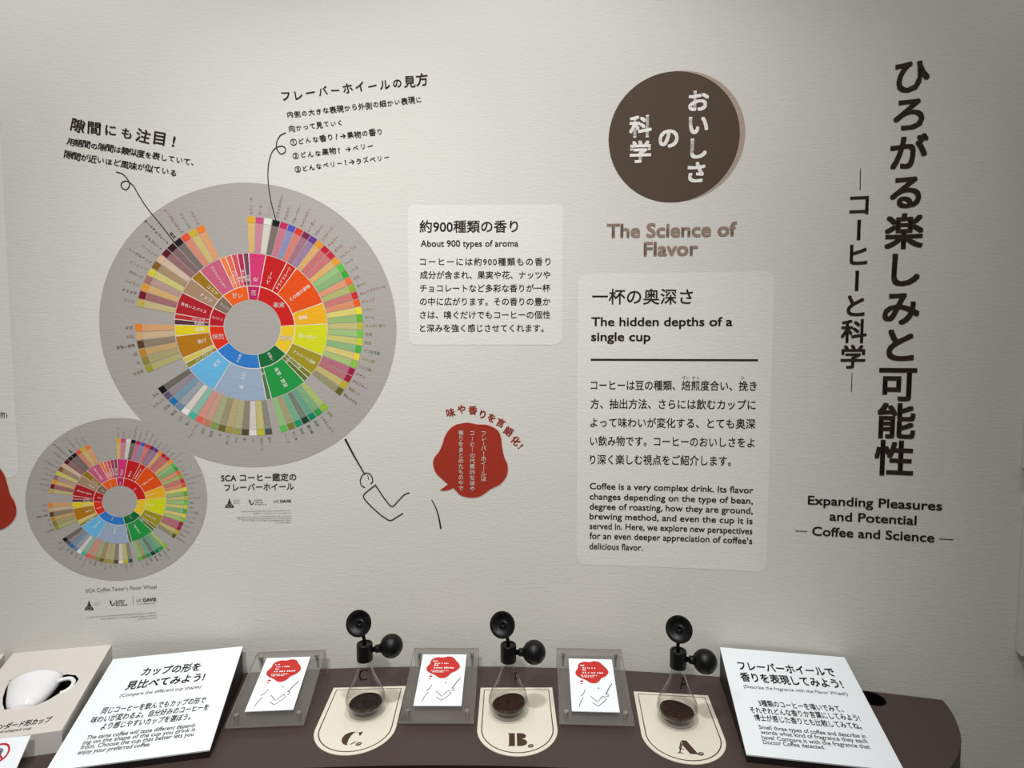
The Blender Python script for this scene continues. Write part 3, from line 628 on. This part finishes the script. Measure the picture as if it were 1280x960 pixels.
# ---------------------------------------------------------------- cream cup boxes
def cup_box(label, P, wd, ln, hole, lines):
    o = empty('cup_display_box', P.pt(0, 0, 0), label, 'display box', 'cream cup boxes'); o.location.z = ZC; hw = wd / 2
    cor = [(-hw, 0), (hw, 0), (hw, ln), (-hw, ln)]; D = 0.032
    mb = MB(); loops = [[Vector((x, y, 0)) for x, y in cor]] + ([[Vector((x, y, 0)) for x, y in hole]] if hole else [])
    allp = cor + (hole or []); tr = tessellate_polygon(loops)
    fs = []
    for t in tr:
        a, b, c = (Vector(allp[i] + (0,)) for i in t); fs.append(list(t) if (b - a).cross(c - a).z > 0 else list(t)[::-1])
    mb.add([P.pt(x, y) for x, y in allp], fs, M_CREAM)
    top = [P.pt(x, y) for x, y in cor]; bot = [Vector((p.x, p.y, ZC)) for p in top]
    mb.add(bot + top, [[0, 1, 5, 4], [1, 2, 6, 5], [2, 3, 7, 6], [3, 0, 4, 7], [3, 2, 1, 0]], M_CREAM)
    mb.build('body', o)
    if hole:
        mb = MB(); k = len(hole); v = [P.pt(x, y, -0.0005) for x, y in hole] + [P.pt(x, y, -D) for x, y in hole]
        mb.add(v, [[i, (i + 1) % k, (i + 1) % k + k, i + k] for i in range(k)], M_BLACK)
        tr = tessellate_polygon([[Vector((x, y, 0)) for x, y in hole]]); mb.add(v[k:], [list(t) for t in tr], M_BLACK)
        mb.build('recess', o)['label'] = 'black cup-shaped recess'
    if lines:
        mb = MB()
        for t, a, b, em, bold in lines: line(mb, P, t, a, b, em, M_TEXT, bold, 0.0006)
        mb.build('lettering', o)
    return o
PB, wdB, lnB = slope((15.6, 815.6), (139.4, 801.5), (77.6, 913.3), (-79, 934), 0.042, 0.09)
HOLE = [(12.8, 850), (7, 861), (3.4, 872), (3.2, 880), (5.6, 887), (20, 885), (46, 881.3), (61, 874.6), (75, 866), (84, 862), (94, 855.4), (98.6, 848.6), (94.5, 844), (84, 842.8), (76, 844.4), (60, 844.5), (35, 846.5)]
hole = [PB.px(p) for p in HOLE]
if sum(hole[i - 1][0] * hole[i][1] - hole[i][0] * hole[i - 1][1] for i in range(len(hole))) < 0: hole = hole[::-1]
cup_box('cream sloping box holding a white cup, behind the no-touching card', PB, wdB, lnB, hole, [('スタンダード形カップ', (-21, 915.2), (62.4, 902.4), 7.0, 0.018), ('Standard-shaped cup', (-24, 919.6), (38.6, 911.8), 4.2, 0.0)])
ex = PB.ex.copy(); ex.rotate(Euler((0, 0, radians(0.8)))); P2 = PlaneSurf(PB.pt(-wdB - 0.012, 0), ex, PB.ey.copy())
P2.o = PB.pt(-wdB / 2 - 0.0125, 0) - P2.ex * (wdB / 2)
cup_box('second cream box, only a sliver of it showing at the left edge', P2, wdB, lnB, None, None)
# cup lying half sunk in its recess, mouth up the slope
bl, brp, rl, rr = PB.px((8.6, 886.6)), PB.px((46, 881.2)), PB.px((13.0, 851)), PB.px((77, 847))
bc_ = ((bl[0] + brp[0]) / 2, (bl[1] + brp[1]) / 2); rc_ = ((rl[0] + rr[0]) / 2, (rl[1] + rr[1]) / 2); rb = hypot(brp[0] - bl[0], brp[1] - bl[1]) / 2; rm = hypot(rr[0] - rl[0], rr[1] - rl[1]) / 2
(axx, axy), H = unit(bc_, rc_); SINK = -0.006; FLAT = 0.60
cupr = empty('coffee_cup', PB.pt(bc_[0], bc_[1], SINK), 'white porcelain cup set in the recess of the cream box', 'cup')
ax3 = PB.ex * axx + PB.ey * axy; mb = MB()
prof = [(0.0, 0.0), (rb * 0.80, 0.0), (rb * 0.86, 0.003)] + [(rb * 0.86 + (rm - rb * 0.86) * (t ** 0.55), 0.003 + (H - 0.003) * t) for t in [i / 14 for i in range(1, 15)]] + [(rm - 0.003, H), (rm - 0.004, H * 0.9), (rb * 0.7, 0.012), (0, 0.008)]
lathe(mb, prof, M_PORC, PB.pt(bc_[0], bc_[1], SINK), ax3, n=64); mb.v = [v - PB.n * ((v - PB.pt(bc_[0], bc_[1], SINK)).dot(PB.n) * (1 - FLAT)) for v in mb.v]; mb.build('cup_body', cupr, smooth=True)
mb = MB(); hp = [PB.px(p) for p in ((68, 852.5), (75, 849.6), (82, 847.6), (88.5, 847.4), (92, 851), (89.5, 857), (83, 862.5), (75, 866))]
tube(mb, [PB.pt(x, y, SINK + 0.004) for x, y in smooth(hp, 4)], 0.0042, M_PORC, 10); mb.build('handle', cupr, smooth=True)

# ---------------------------------------------------------------- no-touching card
PN, wn, lnn = slope((-46, 929), (12, 922), (10, 986), (-52, 993), 0.001, 0.049)
nc = empty('notice_card', PN.pt(0, 0), 'white card with a red no-touching symbol at the lower left corner', 'notice card')
mb = MB(); hw = wn / 2; hexa(mb, [PN.pt(-hw, 0, -0.001), PN.pt(hw, 0, -0.001), PN.pt(hw, lnn, -0.001), PN.pt(-hw, lnn, -0.001)], [PN.pt(-hw, 0, 0.001), PN.pt(hw, 0, 0.001), PN.pt(hw, lnn, 0.001), PN.pt(-hw, lnn, 0.001)], M_WHITE); mb.build('card', nc)
cc = PN.px((-1.5, 942)); cr_ = abs(PN.px((11.8, 941))[0] - cc[0]); mr_ = paint((190, 34, 44))
mb = MB(); disc(mb, PN, cc, cr_, mr_, 0.0018, r0=cr_ * 0.82, da=6); d_ = cr_ * 0.62
stroke(mb, PN, [(cc[0] - d_, cc[1] + d_), (cc[0] + d_, cc[1] - d_)], cr_ * 0.17, mr_, 0.0019, local=True); mb.build('prohibition_ring', nc)
mb = MB(); g = cr_
for i, (fx, fl) in enumerate(((-0.20, 0.42), (-0.05, 0.52), (0.10, 0.48), (0.24, 0.36))): stroke(mb, PN, [(cc[0] + fx * g, cc[1] - 0.1 * g), (cc[0] + fx * 1.15 * g, cc[1] + fl * g)], 0.11 * g, M_TEXT, 0.0016, local=True)
poly(mb, PN, [(cc[0] + x * g, cc[1] + y * g) for x, y in ((-0.26, -0.02), (0.30, -0.02), (0.26, -0.36), (0.12, -0.52), (-0.12, -0.52), (-0.46, -0.12), (-0.40, -0.06), (-0.26, -0.20))], M_TEXT, 0.0016, local=True); mb.build('hand_symbol', nc)

# ---------------------------------------------------------------- acrylic stands and their cards
def b6(x, y):
    b = (740 - y) / 508; return ((x - (145 + 83 * b)) / (475 - 43 * b), b)
BLOB = smooth_closed([b6(*p) for p in ((330, 278), (380, 263), (430, 266), (480, 255), (528, 265), (560, 300), (590, 338), (595, 372), (560, 408), (512, 430), (480, 462), (440, 480), (392, 477), (350, 450), (305, 432), (268, 405), (265, 372), (298, 332), (308, 298))], 4)
def stand(label, cor, cards, zf=0.013, zr=0.067):
    P, wd, ln = slope(*cor, zf, zr); hw = wd / 2; T = 0.005
    o = empty('acrylic_stand', P.pt(0, 0), label, 'card stand', 'clear acrylic stands along the counter'); o.location.z = ZC
    def bent(x0, x1, y0, y1, z0, z1):
        return [P.pt(x0, y0, z0), P.pt(x1, y0, z0), P.pt(x1, y1, z0), P.pt(x0, y1, z0)], [P.pt(x0, y0, z1), P.pt(x1, y0, z1), P.pt(x1, y1, z1), P.pt(x0, y1, z1)]
    def slabp(lo, hi, name):
        mb = MB(); vs = lo + hi
        mb.add(vs, [[3, 2, 1, 0], [4, 5, 6, 7]] + ([[0, 1, 5, 4]] if name == 'rear_leg' else []), M_ACRYL); mb.add(vs, ([] if name == 'rear_leg' else [[0, 1, 5, 4]]) + [[1, 2, 6, 5], [2, 3, 7, 6], [3, 0, 4, 7]], M_ACEDGE); return mb.build(name, o)
    lo, hi = bent(-hw, hw, 0, ln, -T, 0); slabp(lo, hi, 'front_plate')
    # rear leg: drops from the top edge to the counter, leaning back a little
    a, b = P.pt(-hw, ln, -T - 0.0005), P.pt(hw, ln, -T - 0.0005); back = Vector((P.ey.x, P.ey.y, 0)).normalized()
    def dn(p, f): q = p + back * f; return Vector((q.x, q.y, ZC + 0.0005))
    lo = [dn(a, 0.018), dn(b, 0.018), b, a]; t = back * T; slabp(lo, [p + t for p in lo], 'rear_leg')
    for bx, by, ll in ((-hw + 0.0145, 0.022, None), (hw - 0.0145, 0.022, None), (-hw + 0.0145, ln - 0.019, 0.034), (hw - 0.0145, ln - 0.019, 0.034)):
        top = P.pt(bx, by, 0.0035); ax = P.n; mb = MB()
        lathe(mb, [(0, 0.0022), (0.0042, 0.0022), (0.0048, 0.0014), (0.0048, -0.0034), (0.002, -0.0034)], M_STEEL, top, ax, n=18)
        bolt = mb.build('bolt', o); mb = MB()
        end = P.pt(bx, by, -(ll or 0.0)) if ll else Vector((top.x, top.y, ZC + 0.0008)); lathe(mb, [(0.0026, 0), (0.0026, (top - end).length * 0.97), (0, (top - end).length * 0.97)], M_STEEL if not ll else mat('dark_steel', (96, 92, 88), 0.35, 0.5, metal=1.0), top, end - top, n=12)
        mb.build('shank', bolt)
    # the card
    TL, TR, BR, BL = (P.px(p) for p in cards[1]); x0, x1 = (TL[0] + BL[0]) / 2, (TR[0] + BR[0]) / 2; y0, y1 = (BL[1] + BR[1]) / 2, (TL[1] + TR[1]) / 2
    cx, cw = (x0 + x1) / 2, x1 - x0; chh = y1 - y0
    CP = PlaneSurf(P.pt(x0, y0, 0.0024), P.ex, P.ey)
    c = empty('picture_card', CP.pt(cw / 2, chh / 2), cards[0], 'card', 'white cards on the acrylic stands')
    mb = MB(); hexa(mb, [CP.pt(0, 0, -0.0018), CP.pt(cw, 0, -0.0018), CP.pt(cw, chh, -0.0018), CP.pt(0, chh, -0.0018)], [CP.pt(0, 0), CP.pt(cw, 0), CP.pt(cw, chh), CP.pt(0, chh)], M_WHITE); mb.build('paper', c)
    S = lambda a, b: (a * cw, b * chh)
    mb = MB(); poly(mb, CP, [S(*p) for p in BLOB], M_CARDRED, 0.0005, local=True)
    for px_, rr_ in (((308, 462), 0.0022), ((300, 486), 0.0014)): disc(mb, CP, S(*b6(*px_)), rr_, M_CARDRED, 0.0005, da=20, ex=1.7)
    mb.build('red_blob', c)
    mb = MB()
    for (xa, y), xb, th in (((330, 312), 388, 0.0042), ((345, 336), 492, 0.0034), ((340, 358), 385, 0.0042), ((334, 384), 548, 0.0042), ((312, 410), 488, 0.0028), ((320, 424), 450, 0.0028)):
        bars(mb, CP, S(*b6(xa, y)), S(*b6(xb, y)), th, M_WHITE, 0.0009, local=True)
    mb.build('lettering', c)
    mb = MB(); D = lambda pts: [S(*b6(*p)) for p in pts]; G = paint((92, 88, 88)); wl = 0.0014
    stroke(mb, CP, D([(606, 478), (560, 530), (520, 582)]), 0.0019, G, 0.0005, local=True)
    stroke(mb, CP, smooth(D([(520, 572), (538, 580), (544, 592), (534, 604), (518, 600)]), 3), wl, G, 0.0005, local=True)
    stroke(mb, CP, D([(490, 598), (516, 630), (478, 656), (420, 692), (368, 664)]), wl, G, 0.0005, local=True)
    stroke(mb, CP, D([(490, 598), (456, 626), (422, 656), (364, 604)]), wl, G, 0.0005, local=True)
    stroke(mb, CP, smooth(D([(262, 606), (296, 582), (322, 545)]), 3), wl, G, 0.0005, local=True)
    stroke(mb, CP, smooth(D([(228, 704), (252, 656), (288, 618)]), 3), wl, G, 0.0005, local=True)
    for a, b in (((446, 527), (474, 527)), ((460, 513), (460, 541)), ((416, 530), (424, 530)), ((484, 531), (490, 531))): stroke(mb, CP, D([a, b]), wl, paint((150, 190, 190)), 0.0005, local=True)
    mb.build('drawing', c)
stand('clear acrylic stand between the left white sign and the flask lettered C', [(321, 815.2), (405.4, 812), (379.6, 904.2), (280.8, 908.2)], ('white card with a red blob on the leftmost acrylic stand', [(335, 823), (388.2, 822.5), (366, 888.5), (304.8, 890.1)]))
stand('clear acrylic stand between the flasks on mats C and B', [(519.5, 809.9), (599, 809.9), (592.8, 902.3), (497.5, 901.8)], ('white card with a red blob on the middle acrylic stand', [(528, 819.1), (583, 819.1), (576.8, 883.5), (517.9, 882.9)]))
stand('clear acrylic stand between the flasks on mats B and A', [(698, 809.9), (776.6, 811.5), (794.3, 905.5), (698, 902.8)], ('white card with a red blob on the rightmost acrylic stand', [(711.8, 823.7), (765.6, 826), (773.7, 891.7), (713.6, 889.5)]))

# ---------------------------------------------------------------- lettered mats
LETTERS = {
 'A': ([[(0.36, 1.0), (0.60, 1.0), (0.98, 0.06), (0.98, 0.0), (0.60, 0.0), (0.36, 0.60)], [(0.30, 0.92), (0.35, 0.84), (0.16, 0.30), (0.12, 0.30)], [(0.0, 0.0), (0.28, 0.0), (0.28, 0.05), (0.0, 0.05)], [(0.08, 0.05), (0.15, 0.05), (0.36, 0.68), (0.33, 0.76)], [(0.16, 0.30), (0.40, 0.30), (0.38, 0.35), (0.18, 0.35)]], (1.12, 0.02)),
 'B': ([[(0.0, 0.0), (0.36, 0.0), (0.36, 1.0), (0.0, 1.0), (0.0, 0.95), (0.06, 0.95), (0.06, 0.05), (0.0, 0.05)],
        [(0.46, 0.0), (0.46, 1.0), (0.68, 1.0), (0.84, 0.95), (0.92, 0.84), (0.92, 0.70), (0.84, 0.60), (0.70, 0.55), (0.86, 0.50), (0.96, 0.38), (0.97, 0.22), (0.88, 0.08), (0.70, 0.0)]], (1.14, -0.02)),
 'C': ([[(0.52, 1.0), (0.30, 0.97), (0.10, 0.82), (0.0, 0.56), (0.02, 0.32), (0.14, 0.10), (0.30, 0.0), (0.38, 0.0), (0.34, 0.10), (0.34, 0.40), (0.40, 0.72), (0.50, 0.93), (0.60, 0.97)],
        [(0.60, 0.97), (0.72, 0.93), (0.82, 0.97), (0.92, 1.0), (0.86, 0.70), (0.80, 0.70), (0.74, 0.88)], [(0.50, 0.03), (0.60, 0.08), (0.74, 0.22), (0.70, 0.25), (0.56, 0.12), (0.46, 0.06)]], (0.90, 0.04)),
}
def letter_mat(let, tm, yaw, label, W=0.160, L=0.2228):
    c, s = cos(yaw), sin(yaw); ex = Vector((c, s, 0)); ey = Vector((-s, c, 0))
    P = PlaneSurf(Vector((tm[0], tm[1], ZC)) - ey * L, ex, ey)       # origin at the foot of the rounded end
    o = empty('letter_mat', P.pt(0, L / 2), label, 'mat', 'cream lettered mats on the counter')
    def shape(i):
        r = W / 2; q = [(-r + i, L - i)]
        q += [(-(r - i) * cos(a), r - (r - i) * sin(a)) for a in [k * pi / 36 for k in range(37)]]
        return q + [(r - i, L - i)]
    mb = MB(); q = shape(0); k = len(q); T = 0.0016
    mb.add([P.pt(x, y, T) for x, y in q] + [P.pt(x, y, 0.0002) for x, y in q], [list(range(k)), list(range(k, 2 * k))[::-1]] + [[i + k, (i + 1) % k + k, (i + 1) % k, i] for i in range(k)], M_MAT); mb.build('sheet', o)
    mb = MB(); stroke(mb, P, shape(0.0088), 0.0022, M_MATLINE, T + 0.0003, local=True, closed=True); mb.build('border_line', o)
    mb = MB(); u0, v0, g = -0.0190, 0.0275, 0.0385; pl, bean = LETTERS[let]
    if let == 'C': u0 = -0.0200; g = 0.040
    for pts in pl: poly(mb, P, [(u0 + x * g, v0 + y * g * 0.98) for x, y in pts], M_MATLINE, T + 0.0004, local=True)
    b = (u0 + bean[0] * g, v0 + bean[1] * g + 0.001); e = [(b[0] + 0.0062 * cos(a) * 0.85 - 0.0046 * sin(a) * 0.5, b[1] + 0.0062 * cos(a) * 0.5 + 0.0046 * sin(a) * 0.85) for a in [k * pi / 10 for k in range(20)]]
    poly(mb, P, e, M_MATLINE, T + 0.0004, local=True); stroke(mb, P, [(b[0] - 0.0036, b[1] - 0.0018), (b[0] + 0.0036, b[1] + 0.0018)], 0.0013, M_MAT, T + 0.0006, local=True)
    mb.build('letter', o)
letter_mat('C', (-0.3183, 1.5085), radians(2.5), 'cream rounded mat printed with the letter C, under the leftmost flask')
letter_mat('B', (0.0099, 1.5058), radians(0.3), 'cream rounded mat printed with the letter B, under the middle flask')
letter_mat('A', (0.3482, 1.4835), radians(-5.6), 'cream rounded mat printed with the letter A, under the rightmost flask')

# ---------------------------------------------------------------- flasks with bulb and funnel
KF = 1.02                                    # size of the bottles against the drawn profile
class CylSurf:
    def __init__(self, o, rf, z0): self.o = Vector(o); self.rf = rf; self.z0 = z0
    def pt(self, x, y, h=0.0):
        r = self.rf(self.z0 + y); a = -pi / 2 + x / r
        return self.o + Vector(((r + h) * cos(a), (r + h) * sin(a), self.z0 + y))
PROF = [(0.0, 0.0012), (0.02, 0.0), (0.026, 0.0015), (0.033, 0.0072), (0.0378, 0.0149), (0.04, 0.0239), (0.0398, 0.0319), (0.0376, 0.0407), (0.0335, 0.0504), (0.0285, 0.0602), (0.0237, 0.0699), (0.0195, 0.0796), (0.0162, 0.0894), (0.014, 0.0982), (0.013, 0.1044), (0.0128, 0.1106), (0.0128, 0.1168)]
def rad(z):
    for (r0, z0), (r1, z1) in zip(PROF[1:], PROF[2:]):
        if z0 <= z <= z1: return r0 + (r1 - r0) * (z - z0) / (z1 - z0)
    return PROF[-1][0]
def sprof():
    q = smooth([(r, z) for r, z in PROF], 3); return [(max(r, 0), z) for r, z in q]
def flask(let, loc, bulb, funnel, letang, label, clabel, ccol, csp, tilt, lab_h=0.0775):
    base = Vector((loc[0], loc[1], ZC + 0.0021)); o = empty('aroma_flask', base, label, 'flask', 'glass flasks with black bulbs')
    mb = MB(); lathe(mb, sprof(), M_GLASS, base, n=56); lathe(mb, smooth([(0.0, 0.0125), (0.018, 0.0115), (0.027, 0.0130), (0.0335, 0.0170), (0.0366, 0.0235), (0.0372, 0.030)], 3), M_GLASS, base, n=56); mb.build('glass_body', o, smooth=True)['label'] = 'clear glass bottle'
    mb = MB(); lathe(mb, [(0.0, 0.1105), (0.0152, 0.1105), (0.0158, 0.1112), (0.0160, 0.1150), (0.0160, 0.1440), (0.0150, 0.1455), (0.0120, 0.1455), (0.0112, 0.1440), (0, 0.1440)], M_RUBBER, base, n=36); mb.build('stopper', o, smooth=False)['label'] = 'black rubber stopper'
    fc = Vector(funnel); fd = (EYE - (base + fc)); fd = Vector((fd.x * 0.75 - 0.33, fd.y, fd.z * 0.75)).normalized()
    fo = base + fc
    mb = MB(); tube(mb, [base + Vector((0.0, 0, 0.142)), base + Vector((-0.001, 0.0005, 0.154)), base + Vector((fc.x * 0.35, fc.y * 0.5, 0.164)), fo - fd * 0.020 + Vector((0, 0, -0.008)), fo - fd * 0.012], [0.0038, 0.0036, 0.0034, 0.0034, 0.0045], M_RUBBER, 12); mb.build('stem', o, smooth=True)
    mb = MB(); lathe(mb, [(0.0, -0.012), (0.006, -0.0125), (0.0075, -0.009), (0.017, -0.003), (0.0250, 0.0035), (0.0262, 0.0045), (0.0255, 0.0052), (0.0165, -0.0008), (0.0070, -0.0060), (0.0055, -0.004), (0.0030, -0.004), (0.0026, -0.010), (0, -0.010)], M_RUBBER, fo, fd, n=44); fu = mb.build('funnel', o, smooth=True)
    fu['label'] = 'black cone-shaped funnel'
    bo_ = Vector(bulb); d = bo_.normalized(); bz = Vector((0, 0, 0.1285)); R = 0.0236; Lc = bo_.length
    mb = MB(); pr = [(0.0, 0.0155), (0.0052, 0.0155), (0.0052, 0.0205), (0.0078, 0.0212), (0.0078, 0.0255)]
    for i in range(0, 15):
        a = radians(158 - i * 158 / 14); pr.append((max(R * sin(a), 0.0), Lc + R * cos(a)))
    pr = [p for p in pr if p[1] <= 0.0256 or p[0] > 0.0088 or p[1] > Lc]
    lathe(mb, pr, M_RUBBER, base + bz, d, n=40); mb.build('squeeze_bulb', o, smooth=True)['label'] = 'black round squeeze bulb'
    cs = CylSurf(base, rad, lab_h); mb = MB(); v, f = glyphs(let, 1, 0.01); x0, x1 = gw(v); em = 0.0300
    mb.add([cs.pt(letang * rad(lab_h + 0.010) + (x - (x0 + x1) / 2) * em * 0.9, y * em, 0.0004) for x, y in v], f, M_BLACK); mb.build('letter', o)
    # coffee lying in the bottle
    h0, z0 = 0.0064, 0.0182; tx, ty, lvl = tilt; mb = MB(); n = 40; rings = 8; vs = [base + Vector((0, 0, z0))]; fs = []
    prof = [(0.55, 0.0110), (0.80, 0.0155)]
    def topz(x, y): return lvl + tx * x + ty * y
    # underside follows the glass, up to the tilted surface
    levels = 7
    for i in range(n):
        a = 2 * pi * i / n; ca, sa = cos(a), sin(a); zt = lvl
        for _ in range(12): r = max(rad(zt) - h0, 0.004); zt = min(max(topz(r * ca, r * sa), z0 + 0.0015), 0.06)
        for j in range(1, levels + 1):
            z = z0 + (zt - z0) * (j - 1) / (levels - 1); rr = max(rad(z) - h0, 0.004)
            vs.append(base + Vector((rr * ca, rr * sa, z)))
    for i in range(n):
        j = (i + 1) % n; fs.append([0, 1 + j * levels, 1 + i * levels])
        for q in range(levels - 1): fs.append([1 + i * levels + q, 1 + j * levels + q, 1 + j * levels + q + 1, 1 + i * levels + q + 1])
    mb.add(vs, fs, ccol)
    rim = [vs[1 + i * levels + levels - 1] for i in range(n)]; cen = sum(rim, Vector()) / n; tv = []; tf = []; rg = 12
    for i in range(n):
        for j in range(rg + 1):
            t = j / rg; p = rim[i].lerp(cen, t); tv.append(p + Vector((0, 0, (0.0014 * sin(t * pi / 2) + random.uniform(-0.0011, 0.0011)) if j else 0)))
    for i in range(n):
        k = (i + 1) % n
        for j in range(rg): tf.append([i * (rg + 1) + j, k * (rg + 1) + j, k * (rg + 1) + j + 1, i * (rg + 1) + j + 1])
    mb.add(tv, tf, ccol)
    ico = [(0, 0, 1), (0.9, 0, 0.2), (0, 0.9, 0.2), (-0.9, 0, 0.2), (0, -0.9, 0.2), (0, 0, -0.7)]
    for _ in range(420):
        i = random.randrange(n); t = sqrt(random.random()); p = cen.lerp(rim[i], t * 0.93); g = random.uniform(*csp); a = random.uniform(0, pi)
        mb.add([p + Vector(((x * cos(a) - y * sin(a)) * g * 1.25, (x * sin(a) + y * cos(a)) * g * 0.9, z * g * 0.8)) for x, y, z in ico], [[0, 1, 2], [0, 2, 3], [0, 3, 4], [0, 4, 1], [5, 2, 1], [5, 3, 2], [5, 4, 3], [5, 1, 4]], random.choice((ccol, ccol, ccol, M_CRUMB)))
    for q in o.children:
        for p in q.data.vertices: p.co *= KF
    mb.v = [base + (q - base) * KF for q in mb.v]
    cobj = mb.build('coffee'); tag(cobj, clabel, 'coffee', 'coffee inside the flasks', 'stuff')
M_BEAN = mat('dark_roast', (24, 16, 12), 0.6, 0.25); M_GROUND = mat('ground_coffee', (58, 33, 19), 0.8, 0.2, noise=(900, (32, 18, 11))); M_CRUMB = mat('coffee_crumb', (80, 50, 32), 0.6, 0.4)
FB, FC, FA = (-0.0075, 1.4111), (-0.3046, 1.4151), (0.3359, 1.3873)
flask('C', FC, (0.0520, 0.010, 0.006), (-0.010, 0.0, 0.1870), 0.0, 'clear flask with the letter C on its neck, standing on mat C', 'dark roasted coffee inside the flask lettered C', M_BEAN, (0.0010, 0.0019), (0.03, 0.02, 0.0214))
flask('B', FB, (0.0520, 0.0, 0.0), (-0.0110, 0.0, 0.1860), 1.25, 'clear flask standing on mat B, its neck letter turned to the right', 'brown coffee grounds inside the middle flask', M_GROUND, (0.0008, 0.0014), (0.17, 0.02, 0.0216))
flask('A', FA, (0.0500, -0.010, -0.001), (0.0015, 0.0, 0.1880), 0.45, 'clear flask with the letter A on its neck, standing on mat A', 'dark brown coffee grounds inside the flask lettered A', M_GROUND, (0.0009, 0.0016), (-0.12, 0.02, 0.0216))
